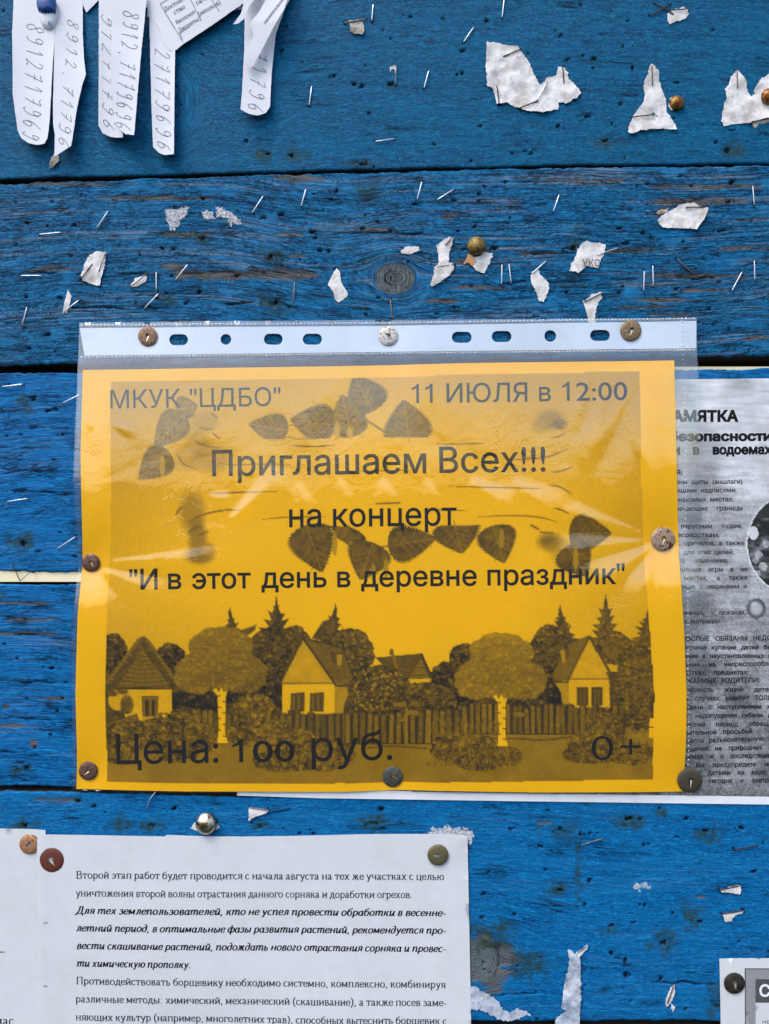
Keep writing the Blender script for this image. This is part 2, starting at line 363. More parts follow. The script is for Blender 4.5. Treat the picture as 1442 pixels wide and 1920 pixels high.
HOLES = [(498, 288, 12, 5), (1179, 1535, 13, 8), (1050, 1558, 14, 9), (1092, 1565, 8, 10), (1105, 1563, 9, 5), (1320, 1558, 12, 6), (1389, 1553, 12, 8), (917, 1635, 12, 6),
 (1050, 1668, 12, 7), (1104, 1651, 8, 8), (1097, 1695, 7, 7), (1243, 1768, 10, 9), (1147, 1787, 8, 8), (1173, 1801, 5, 9), (1112, 1816, 10, 6), (1175, 1830, 12, 12),
 (1240, 1836, 8, 8), (1260, 1712, 11, 4), (1310, 1728, 12, 5), (1268, 1570, 8, 6), (1216, 1583, 6, 5), (1205, 1585, 7, 5), (1431, 1580, 6, 6), (1414, 1635, 14, 4), (1237, 1516, 10, 4),
 (1364, 1783, 9, 6), (906, 1676, 10, 5), (963, 1715, 6, 6), (903, 1720, 10, 6), (1014, 1588, 8, 5), (982, 1578, 6, 4), (960, 1554, 8, 5), (944, 1538, 9, 5), (1201, 1535, 7, 5),
 (1286, 1535, 5, 5), (1021, 1630, 8, 5), (1210, 1697, 5, 7), (1230, 1737, 10, 4), (1188, 1730, 9, 4), (1148, 1735, 8, 4), (1005, 1860, 8, 4), (1183, 1876, 6, 5), (1285, 1893, 7, 6),
 (715, 1555, 16, 5), (686, 1548, 5, 5), (716, 1518, 8, 6), (586, 1563, 12, 5), (562, 1563, 6, 4), (491, 1550, 12, 6), (470, 1540, 8, 8), (288, 1548, 14, 7), (326, 1516, 7, 6), (46, 1548, 14, 8),
 (145, 1503, 10, 5), (175, 1513, 10, 4),
 (140, 422, 8, 5), (234, 365, 10, 4), (154, 364, 7, 5), (95, 378, 10, 4), (380, 372, 7, 6), (325, 388, 7, 5), (383, 447, 14, 9), (325, 467, 14, 5), (305, 465, 8, 5), (260, 478, 8, 4), (445, 517, 9, 5), (322, 518, 7, 5),
 (376, 547, 10, 8), (350, 568, 10, 7), (312, 549, 10, 4), (295, 560, 6, 4), (223, 562, 8, 6), (49, 557, 5, 6), (113, 558, 8, 5), (48, 614, 12, 5), (87, 628, 15, 5), (105, 641, 13, 4), (55, 653, 8, 4), (30, 459, 14, 4), (48, 418, 10, 5),
 (623, 358, 18, 6), (621, 373, 14, 4), (527, 402, 9, 6), (495, 408, 11, 5), (588, 434, 9, 6), (606, 392, 6, 5), (591, 446, 8, 4), (506, 483, 14, 6), (600, 470, 8, 5), (617, 470, 10, 5), (680, 428, 10, 5), (735, 432, 14, 5), (779, 382, 22, 4),
 (895, 420, 12, 6), (948, 342, 10, 4), (900, 363, 10, 4), (900, 376, 10, 4), (853, 376, 10, 5), (956, 406, 5, 8), (861, 433, 10, 4), (515, 568, 12, 8), (545, 575, 20, 3), (853, 577, 16, 4), (815, 589, 14, 5), (710, 558, 16, 5), (632, 503, 8, 6), (686, 589, 8, 5), (870, 467, 14, 7), (925, 467, 12, 6),
 (1274, 330, 10, 5), (1214, 344, 10, 4), (1196, 349, 12, 4), (1296, 349, 9, 5), (1373, 341, 9, 7), (1369, 378, 12, 6), (1424, 345, 14, 3), (1079, 353, 8, 4), (1125, 385, 8, 5), (1134, 404, 10, 4), (1162, 428, 8, 4), (1206, 437, 10, 5), (1355, 432, 14, 5), (1221, 445, 8, 5), (1168, 458, 28, 4), (1070, 466, 22, 6), (1075, 463, 12, 5),
 (1345, 480, 9, 7), (1347, 457, 7, 5), (1281, 453, 8, 4), (1169, 537, 6, 5), (1161, 549, 12, 6), (1065, 548, 10, 4), (1325, 581, 18, 5), (1385, 565, 12, 5), (1268, 541, 10, 4),
 (6, 20, 6, 6), (26, 73, 9, 5), (770, 33, 8, 5), (833, 35, 9, 6), (913, 40, 8, 6), (684, 124, 7, 6), (625, 144, 12, 6), (679, 163, 10, 7), (665, 157, 7, 6), (735, 158, 10, 6), (863, 139, 11, 7), (868, 95, 10, 5), (1178, 40, 10, 5), (1090, 10, 6, 5), (1338, 57, 7, 5), (1052, 68, 8, 5), (1114, 110, 10, 6), (1062, 114, 11, 5), (1092, 105, 8, 5),
 (1184, 128, 8, 6), (1269, 155, 10, 5), (1047, 237, 9, 6), (899, 237, 8, 5), (692, 212, 8, 4), (1102, 218, 9, 6), (1163, 195, 8, 5), (1364, 283, 10, 8), (1133, 265, 9, 5), (1172, 296, 5, 8), (961, 288, 12, 6), (995, 288, 10, 5), (985, 284, 8, 4), (1376, 244, 14, 4), (814, 270, 7, 6), (546, 292, 9, 6), (525, 96, 8, 8), (463, 264, 9, 6), (680, 308, 12, 8), (882, 302, 8, 4), (1310, 209, 5, 4), (1341, 268, 6, 4),
 (20, 722, 8, 4), (104, 766, 11, 6), (90, 770, 8, 5), (63, 802, 14, 4), (38, 815, 16, 5), (12, 818, 9, 4), (115, 815, 10, 4), (100, 862, 8, 4), (38, 920, 18, 6), (44, 1018, 14, 10), (72, 1034, 10, 5), (138, 1044, 12, 5), (63, 744, 20, 3), (60, 750, 10, 4),
 (40, 1190, 12, 5), (100, 1108, 6, 5), (30, 1238, 11, 7), (98, 1253, 8, 5), (48, 1312, 6, 5), (116, 1310, 7, 5), (124, 1280, 12, 5), (95, 1378, 10, 8), (48, 1440, 8, 9), (105, 1334, 12, 5), (66, 1400, 9, 6), (40, 1430, 12, 5), (3, 1090, 8, 5), (52, 1088, 18, 5), (112, 1074, 14, 4)]
HALO = [(985, 1805, 34, 30), (920, 1760, 40, 26), (1085, 1640, 9, 60), (492, 291, 20, 14), (554, 292, 22, 12), (734, 163, 15, 8), (692, 360, 22, 20), (383, 446, 22, 12), (1179, 1540, 26, 16), (1050, 1560, 30, 18), (1046, 1665, 22, 16), (1330, 1565, 24, 18), (1243, 1768, 26, 22), (1296, 1722, 20, 24), (1138, 1745, 20, 10), (225, 1548, 26, 16), (288, 1548, 26, 16),
 (42, 1548, 26, 12), (48, 762, 18, 22), (42, 1019, 26, 18), (0, 1118, 12, 16), (1376, 282, 26, 16), (1140, 270, 30, 12), (506, 483, 30, 22), (510, 565, 26, 22), (1240, 1525, 14, 8), (945, 1738, 22, 14), (1010, 1810, 30, 22), (1080, 455, 14, 22), (312, 560, 22, 12), (680, 308, 24, 8), (1065, 533, 30, 8), (492, 1548, 22, 8), (705, 1542, 30, 14), (40, 1440, 22, 10), (878, 1738, 18, 16), (1335, 1900, 16, 14), (1345, 1870, 22, 26)]
WEARS = [(948, 1798, 34, 50), (925, 1848, 36, 24), (905, 1760, 30, 20), (430, 515, 160, 12), (330, 500, 30, 8), (545, 515, 55, 12), (560, 332, 50, 10), (840, 405, 25, 8), (1290, 517, 120, 8), (1320, 545, 70, 5), (1240, 562, 80, 5), (1200, 577, 60, 4), (1260, 590, 60, 4), (1415, 635, 30, 7), (1395, 465, 60, 6), (350, 440, 60, 5), (700, 430, 60, 5), (830, 565, 60, 5), (900, 540, 60, 5), (1180, 470, 80, 5), (100, 505, 70, 6),
 (560, 480, 30, 5), (540, 440, 40, 4), (880, 490, 30, 4), (1000, 475, 40, 4), (1300, 378, 130, 8), (1330, 350, 120, 6), (300, 372, 120, 5), (1100, 340, 130, 5), (120, 345, 120, 5), (40, 1130, 120, 4), (70, 1162, 80, 4), (60, 1188, 90, 4), (30, 1362, 40, 5), (65, 1395, 12, 12), (1020, 1543, 18, 5), (1310, 1682, 16, 4), (110, 1500, 60, 5), (960, 1860, 10, 5), (900, 1790, 55, 60), (930, 1810, 30, 40), (12, 1325, 12, 8), (700, 670, 500, 3), (105, 1310, 30, 5)]
LONGC = [[(0, 742), (60, 743), (150, 748)], [(0, 839), (50, 841), (150, 843)], [(0, 918), (50, 922), (110, 926), (150, 928)], [(0, 1278), (60, 1279), (140, 1280)], [(0, 1190), (80, 1192), (150, 1195)], [(1220, 1842), (1300, 1843), (1350, 1846)], [(940, 530), (1000, 528), (1080, 527), (1200, 524), (1442, 516)],
 [(0, 512), (100, 512), (230, 512), (420, 513)], [(120, 576), (300, 576), (440, 570), (500, 560)], [(590, 440), (700, 436), (860, 440)], [(960, 478), (1080, 474), (1200, 465), (1300, 462)], [(0, 880), (150, 888)], [(20, 1345), (140, 1352)], [(0, 1410), (100, 1415)], [(910, 1870), (1010, 1862), (1100, 1868)]]
ST = [  # x0 y0 x1 y1 material label
 (585, 163, 580, 199, 's', 'silver staple near upright, between the curled advert strip and the tiny tuft of paper'), (700, 10, 697, 41, 's', 'upright silver staple just right of the small fluffy scrap at the top'), (804, 134, 795, 167, 's', 'bright slanted staple left of the big torn scrap on the top plank'),
 (743, 125, 742, 161, 'd', 'upright staple with a tiny white tuft beside it'), (888, 53, 869, 81, 's', 'slanted staple above and left of the big torn scrap'), (946, -8, 941, 35, 's', 'upright staple cut off by the top edge above the big torn scrap'), (704, 267, 740, 262, 's', 'nearly level staple alone low on the top plank'),
 (647, 45, 687, 38, 'd', 'level staple pinning the small fluffy scrap at the top'), (943, 109, 975, 96, 'r', 'rusty slanted staple in the top of the big torn scrap'), (931, 164, 935, 196, 'r', 'rusty upright staple at the lower left of the big torn scrap'), (1025, 156, 1006, 190, 's', 'bright doubled staple in the waist of the big torn scrap'),
 (974, 205, 1008, 192, 'r', 'rusty staple along the lower edge of the big torn scrap'), (1054, 127, 1056, 157, 'r', 'dark upright staple in the right peak of the big torn scrap'), (1220, 124, 1222, 160, 'd', 'grey staple in the tip of the fir-shaped scrap'), (1186, 222, 1224, 218, 'r', 'dark level staple across the foot of the fir-shaped scrap'),
 (1379, 134, 1381, 166, 'd', 'grey upright staple in the peak of the scrap at the right edge'), (1220, 31, 1256, 10, 'r', 'dark staple crossing another one at the top right, rising to the right'), (1228, 8, 1262, 29, 'r', 'dark staple crossing another one at the top right, falling to the right'), (1257, 23, 1290, 20, 'r', 'rust brown staple across the small scrap at the top right'),
 (204, 397, 183, 429, 's', 'slanted staple left of the whitish glue stains'), (74, 441, 116, 437, 's', 'level staple with bent ends near the left edge, upper one'), (40, 518, 80, 518, 's', 'level staple near the left edge, below the other level one'), (52, 577, 43, 611, 's', 'short upright staple near the left edge above the plastic sleeve'),
 (149, 564, 121, 586, 's', 'bright slanted staple across the thin white sliver'), (298, 552, 272, 579, 's', 'slanted staple touching the foot of an upright one, left part of the second plank'), (294, 511, 294, 546, 's', 'upright staple right of the little oval scrap'), (353, 497, 330, 526, 's', 'slanted staple beside a long bare streak of wood'),
 (494, 369, 474, 400, 's', 'slanted staple right of the whitish glue stains'), (574, 356, 565, 388, 's', 'steep bright staple near the top of the second plank, left of centre'), (199, 478, 187, 512, 'd', 'grey staple down the right side of the crumpled scrap at left'), (175, 497, 155, 524, 'r', 'brown staple down the left side of the crumpled scrap at left'),
 (275, 517, 247, 540, 'd', 'staple lying along the little oval scrap'), (791, 342, 782, 376, 's', 'steep staple above the wood knot'), (851, 356, 820, 376, 's', 'flat slanted staple above the brass domed tack'), (1048, 366, 1037, 398, 's', 'steep staple alone on the second plank, upper right of centre'), (1410, 350, 1413, 386, 's', 'upright staple at the right edge near the top of the second plank'),
 (553, 530, 550, 568, 'd', 'brownish upright staple left of the kite-shaped scrap'), (732, 562, 736, 600, 'd', 'upright staple between the wood knot and the white tack'), (941, 497, 940, 534, 's', 'left one of two parallel upright staples near the brass domed tack'), (954, 496, 958, 532, 's', 'right one of two parallel upright staples near the brass domed tack'),
 (1207, 509, 1206, 547, 's', 'left one of two parallel upright staples above the right end of the sleeve'), (1223, 499, 1224, 538, 's', 'right one of two parallel upright staples above the right end of the sleeve'), (1269, 487, 1297, 513, 'd', 'dull staple falling to the right above the streaky bare wood'), (1413, 490, 1414, 527, 's', 'upright staple at the right edge beside a slanted one'),
 (1390, 511, 1371, 546, 's', 'slanted staple at the right edge beside an upright one'), (1159, 466, 1121, 478, 's', 'staple sticking out of the printed scrap to the right'), (1024, 490, 997, 514, 's', 'staple at the top of the hourglass scrap right of the parallel pair'), (1096, 567, 1130, 550, 'r', 'dark staple across the top of the scrap that dips behind the sleeve'),
 (1285, 391, 1326, 390, 'r', 'rusty level staple on the folded grey scrap at right'), (1214, 400, 1254, 389, 'r', 'rusty staple left of the folded grey scrap at right'), (835, 460, 849, 445, 'd', 'short staple in the top of the bow-shaped scrap'), (817, 503, 853, 497, 'r', 'dark staple across the waist of the bow-shaped scrap'),
 (5, 726, 44, 721, 's', 'level staple at the left edge just below the plank gap'), (118, 757, 150, 741, 's', 'slanted staple poking under the left edge of the sleeve, upper one'), (14, 941, 53, 935, 's', 'level staple at the left edge halfway down the sleeve'), (109, 1029, 142, 1007, 's', 'slanted staple left of the brown tack on the poster margin'),
 (1090, 1583, 1129, 1571, 'd', 'dull slanted staple on the lower plank, under the poster'), (1375, 1592, 1421, 1585, 'r', 'dark level staple at the lower right'), (1349, 1667, 1385, 1659, 'r', 'dark staple over the upper small white scrap at lower right'), (1353, 1712, 1395, 1705, 'r', 'dark staple over the lower small white scrap at lower right'),
 (1250, 1880, 1262, 1846, 'd', 'grey staple over the thin scrap at the bottom'), (468, 1513, 503, 1517, 'd', 'staple over the small white scrap below the poster'), (1076, 1790, 1101, 1771, 'd', 'staple in the top of the long torn strip at the bottom')]
HOLES += [(x, y, 4, 4) for a in ST for (x, y) in ((a[0], a[1]), (a[2], a[3]))]
def plank(k, mat, proud, weather):
    top, bot = edge(EDGES[k][0]), edge(EDGES[k][1])
    st = 2.3
    if k in (3, 4):
        xs = np.concatenate([np.arange(-400, -20, 20), np.arange(-20, 170, st), np.arange(170, 1250, 14), np.arange(1250, 1470, 3), np.arange(1470, 1851, 20)])
    elif k == 6: xs = np.arange(-400, 1851, 10.)
    else: xs = np.concatenate([np.arange(-400, -20, 20), np.arange(-20, 1470, st), np.arange(1470, 1851, 20)])
    T0, B0 = top(xs), bot(xs)
    rough = 2.2 if k > 1 else 1.2
    T0 = T0 + fbm(xs, k * 31., 60, k) * rough * 2 + fbm(xs, k * 7., 9, k) * rough
    B0 = B0 + fbm(xs, k * 77., 60, k + 9) * rough * 2 + fbm(xs, k * 17., 9, k + 5) * rough
    ny = int((B0 - T0).max() / (st if k != 6 else 8)) + 2
    v = np.linspace(0, 1, ny)
    if k == 1:  # nothing above the frame needs detail
        v = np.concatenate([np.linspace(0, .27, 12)[:-1], np.linspace(.27, 1, int(ny * .74))]); ny = len(v)
    PY = T0[None] + (B0 - T0)[None] * v[:, None]; PX = np.broadcast_to(xs[None], PY.shape)
    # grain coordinate: streamlines that part around the knots
    wob = fbm(PX, PY * 0.4, 420, k + 2, 2) * 46
    vv = PY + wob; psi = vv.copy(); kn = np.zeros(PX.shape); wear = np.zeros(PX.shape); wtot = 0
    for (kx, ky, rx, ry, bare, pk) in KN:
        if pk != k: continue
        dx = (PX - kx) / rx; dy = (PY - ky) / ry; d2 = dx * dx + dy * dy; d = np.sqrt(d2) + 1e-6
        edge_n = 1 + (.3 if pk == 5 else .14) * fbm(PX, PY, 40, 5)
        psi = psi - np.where(d > 1, dy * ry / np.maximum(d2, 1) * np.exp(-(d - 1) / 3.2), dy * ry)
        psi = np.where(d < 1, psi * 0 + ky + (d - 1) * ry * .9, psi)
        kn = np.maximum(kn, np.where(d < edge_n, .06 + d * .94, 0))
        if bare: wear = np.maximum(wear, np.clip((edge_n - d) * 6, 0, 1))
        else: wear = np.maximum(wear, 0)
    kn = np.clip(kn, 0, 1)
    halo = np.zeros(PX.shape); dark = np.zeros(PX.shape)
    def local(x, y, rx, ry, pad):
        i = np.where((PY.max(1) > y - ry * pad) & (PY.min(1) < y + ry * pad))[0]
        j = np.where((xs > x - rx * pad) & (xs < x + rx * pad))[0]
        return (slice(i[0], i[-1] + 1), slice(j[0], j[-1] + 1)) if len(i) and len(j) else None
    for (x, y, rx, ry) in WEARS:
        s = local(x, y, rx, ry, 1.6)
        if s: wear[s] = np.maximum(wear[s], np.clip(1.3 - np.hypot((PX[s] - x) / rx, (PY[s] - y) / ry) + fbm(PX[s], PY[s] * 3, 24, 3) * .6, 0, 1))
    for (x, y, rx, ry) in HALO:
        s = local(x, y, rx, ry, 1.6)
        if s: halo[s] = np.maximum(halo[s], np.clip(1.25 - np.hypot((PX[s] - x) / rx, (PY[s] - y) / ry) + fbm(PX[s], PY[s], 14, 3) * 1.1, 0, 1) ** .8)
    rr = random.Random(k); HL = list(HOLES)
    for q in range(70 if k in (1, 2, 5) else 30):
        HL.append((rr.uniform(-20, 1470), rr.uniform(T0.mean(), B0.mean()), rr.uniform(3, 6), rr.uniform(2, 3.5)))
    for (x, y, rx, ry) in HL:
        s = local(x, y, rx, ry, 2.)
        if s: dark[s] = np.maximum(dark[s], np.clip((1.0 - np.hypot((PX[s] - x) / (rx * .58), (PY[s] - y + (PX[s] - x) * .15) / (ry * .55)) + fbm(PX[s], PY[s], 5, 8) * 1.5) * 2.0, 0, 1))
    for ln in LONGC:
        a = np.array(ln, float); y = np.interp(xs, a[:, 0], a[:, 1]) + fbm(xs, a[0, 1], 22, 2) * 4
        if y.mean() < T0.mean() - 5 or y.mean() > B0.mean() + 5: continue
        m = ((xs > a[0, 0]) & (xs < a[-1, 0])) * np.clip(.5 + fbm(xs, a[0, 1] * 3, 40, 6) * 2.4, 0.1, 1)
        dark = np.maximum(dark, np.clip(1.5 - np.abs(PY - y[None]) / 1.5, 0, 1) * m[None])
    H = proud + fbm(PX, psi * 5, 60, k, 3) * .22 * MM + fbm(PX, PY, 500, k + 4, 2) * .5 * MM
    H = H - dark * .9 * MM - np.where(kn > 0, .25 * MM * (1 - kn), 0) - np.clip(wear, 0, 1) * .12 * MM
    de = np.minimum(PY - T0[None], B0[None] - PY)
    H = H - np.clip(1 - de / 3.5, 0, 1) ** 2 * .7 * MM
    grain = np.stack([PX / 100, psi / 100, np.full(PX.shape, k * 3.7)], -1)
    marks = np.stack([np.clip(wear, 0, 1), dark, halo, kn], -1)
    def padg(A, mode='edge'): return np.pad(A, ((1, 1), (1, 1)) + ((0, 0),) * (A.ndim - 2), mode='edge')
    PXp, PYp, Hp = padg(PX), padg(PY), padg(H)
    Hp[0] = Hp[-1] = -20 * MM; Hp[:, 0] = Hp[:, -1] = -20 * MM
    V = W(PXp, PYp, Hp).reshape(-1, 3)
    g = grid_faces(ny + 2, len(xs) + 2)
    nx2 = len(xs) + 2; n = (ny + 2) * nx2
    back = np.array([[0, nx2 - 1, n - 1, n - nx2]])
    ob = mesh_obj('plank', V, np.concatenate([g, back]), mat, board, True, {'grain': padg(grain).reshape(-1, 3), 'marks': padg(marks).reshape(-1, 4)})
    mi = np.zeros((ny + 1, nx2 - 1), np.int32); mi[0] = mi[-1] = 1; mi[:, 0] = mi[:, -1] = 1      # gap shade put into the colour of the plank sides
    ob.data.materials.append(M['gap_shade']); mi = np.concatenate([mi.ravel(), [1]]).astype(np.int32)
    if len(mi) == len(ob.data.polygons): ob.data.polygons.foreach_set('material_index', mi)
    return ob
plank(1, M['p1'], .4 * MM, 0); plank(2, M['p2'], 0, 1); plank(3, M['p3'], 0, .4); plank(4, M['p3'], 0, .4); plank(5, M['p5'], 0, .1); plank(6, M['p5'], 0, .1)
def slab(name, x0, y0, x1, y1, h0, h1, mat, parent):
    c = [(x0, y1), (x1, y1), (x1, y0), (x0, y0)]
    V = np.array([W(x, y, h) for h in (h1, h0) for x, y in c])
    return mesh_obj(name, V, [(0, 1, 2, 3), (7, 6, 5, 4), (0, 4, 5, 1), (1, 5, 6, 2), (2, 6, 7, 3), (3, 7, 4, 0)], mat, parent, False)
slab('backing_board', -400, -160, 1850, 2230, -24 * MM, -20.5 * MM, M['darkwood'], board)
slab('cream_rail', -400, 1056, 1850, 1091, -20 * MM, -1.2 * MM, M['cream'], board)
slab('cream_rail', 1180, 684.5, 1850, 705, -20 * MM, -3.2 * MM, M['cream'], board)

# ------------------------------------------------------------------ lettering: built-in font and a small serif stroke font
_wc = {}; BSIGN = -1
ONE = np.array([(.215, 0), (.215, .58), (.17, .545), (.06, .49), (.06, .57), (.18, .64), (.245, .728), (.305, .728), (.305, 0)])
def word_sans(wd, bold=0.):
    k = (wd, bold)
    if k not in _wc and '1' in wd:
        V, Fc, x, n = [], [], 0, 0; i = 0
        while i < len(wd):
            if wd[i] == '1': v, f, a = ONE * [1, 1] - [.06, 0], [(0, 8, 7, 6, 5, 4, 3, 2, 1)[::-1]], .30; f = [(0, 1, 7, 8), (1, 2, 3, 4, 5), (1, 5, 6, 7)]; i += 1
            else:
                j = i
                while j < len(wd) and wd[j] != '1': j += 1
                v, f, a = word_sans(wd[i:j], bold); i = j
            V.append(v + [x, 0]); Fc += [tuple(q + n for q in g) for g in f]; n += len(v); x += a + .16
        V = np.concatenate(V); V[:, 0] -= V[:, 0].min(); _wc[k] = (V, Fc, V[:, 0].max()); return _wc[k]
    if k not in _wc:
        c = bpy.data.curves.new('w', 'FONT'); c.body = wd; c.resolution_u = 3; c.fill_mode = 'NONE'
        o = bpy.data.objects.new('w', c); m = o.to_mesh()
        Q = np.array([v.co[:2] for v in m.vertices]).reshape(-1, 2); nxt = {}
        for e_ in m.edges: nxt.setdefault(e_.vertices[0], []).append(e_.vertices[1]); nxt.setdefault(e_.vertices[1], []).append(e_.vertices[0])
        o.to_mesh_clear(); bpy.data.objects.remove(o); bpy.data.curves.remove(c)
        seen = set(); loops = []; raw = []
        for st_ in sorted(nxt):
            if st_ in seen: continue
            lp = [st_]; seen.add(st_); cur = min(nxt[st_])
            while cur not in seen:
                lp.append(cur); seen.add(cur); nn = [q for q in nxt[cur] if q not in seen]
                if not nn: break
                cur = nn[0]
            L_p = Q[lp]; keep = np.hypot(*(L_p - np.roll(L_p, 1, 0)).T) > 1e-5; L_p = L_p[keep]
            if len(L_p) > 2: raw.append(L_p)
        def wind(px_, py_):
            t_ = 0
            for lp in raw:
                nx_ = np.roll(lp, -1, 0); dy = nx_[:, 1] - lp[:, 1]; dy[dy == 0] = 1e-12; c_ = (nx_[:, 0] - lp[:, 0]) * (py_ - lp[:, 1]) / dy + lp[:, 0] > px_
                t_ += int((((lp[:, 1] <= py_) & (nx_[:, 1] > py_) & c_).sum()) - (((nx_[:, 1] <= py_) & (lp[:, 1] > py_) & c_).sum()))
            return t_
        for L_p in raw:
            if 1:
                if bold:
                    d = np.roll(L_p, -1, 0) - L_p; d /= np.hypot(d[:, 0], d[:, 1])[:, None]; n1 = np.stack([d[:, 1], -d[:, 0]], 1); n0 = np.roll(n1, 1, 0)
                    nb = n0 + n1; nb /= np.maximum((nb * nb).sum(1), .5)[:, None] / 2
                    i_ = int(np.argmax(np.hypot(*(np.roll(L_p, -1, 0) - L_p).T))); m_ = (L_p[i_] + L_p[(i_ + 1) % len(L_p)]) / 2
                    sg = -1 if wind(*(m_ + n1[i_] * .004)) != 0 else 1; L_p = L_p + nb * bold * sg
                loops.append(L_p)
        allp = np.concatenate(loops); ed, k0 = [], 0
        for lp in loops: ed += [(k0 + i, k0 + (i + 1) % len(lp)) for i in range(len(lp))]; k0 += len(lp)
        r_ = delaunay_2d_cdt([Vector(v) for v in allp], ed, [], 0, 1e-6)
        V = np.array([tuple(v) for v in r_[0]]); T = np.array([f for f in r_[2] if len(f) == 3]); cn = V[T].mean(1); wnd = np.zeros(len(T), int)
        for lp in loops:
            nx_ = np.roll(lp, -1, 0)
            for (ax, ay), (bx, by) in zip(lp, nx_):
                if ay == by: continue
                cr_ = (bx - ax) * (cn[:, 1] - ay) / (by - ay) + ax > cn[:, 0]
                wnd += np.where((ay <= cn[:, 1]) & (by > cn[:, 1]) & cr_, 1, 0) - np.where((by <= cn[:, 1]) & (ay > cn[:, 1]) & cr_, 1, 0)
        Fc = [tuple(int(i) for i in t) for t in T[wnd != 0]]
        x0 = V[:, 0].min(); V = V.copy(); V[:, 0] -= x0
        _wc[k] = (V, Fc, V[:, 0].max())
    return _wc[k]
def sm(pts, n=5):   # smooth polyline (Catmull-Rom)
    P = np.array(pts, float)
    if len(P) < 3: return P
    Q = np.concatenate([[2 * P[0] - P[1]], P, [2 * P[-1] - P[-2]]]); out = []
    for i in range(1, len(Q) - 2):
        for t in np.linspace(0, 1, n, endpoint=False):
            a, b, c, d = Q[i - 1:i + 3]
            out.append(.5 * (2 * b + (c - a) * t + (2 * a - 5 * b + 4 * c - d) * t * t + (3 * b - a - 3 * c + d) * t ** 3))
    return np.array(out + [P[-1]])
def ribbon(P, wx, wy, taper=False):
    T = np.gradient(P, axis=0); L = np.hypot(T[:, 0], T[:, 1]) + 1e-9; T = T / L[:, None]
    N = np.stack([-T[:, 1], T[:, 0]], 1); hw = np.hypot(wx * N[:, 0], wy * N[:, 1])
    if taper: hw = hw * np.clip(np.minimum(np.arange(len(P)), np.arange(len(P))[::-1]) / (len(P) * .3), .15, 1)
    A, B = P + N * hw[:, None], P - N * hw[:, None]; n = len(P)
    return np.concatenate([A, B]), [(i, i + 1, n + i + 1, n + i) for i in range(n - 1)]
X = .44
def I(x, a=0., b=X): return [('s', x, a, b), ('h', x, a), ('h', x, b)]
def C(cx, cy, rx, ry, a0=0, a1=360):
    t = np.radians(np.linspace(a0, a1, 17)); return [('p', list(zip(cx + rx * np.cos(t), cy + ry * np.sin(t))))]
def S(*p): return [('p', sm(p))]
def L_(x0, y0, x1, y1): return [('p', [(x0, y0), (x1, y1)])]
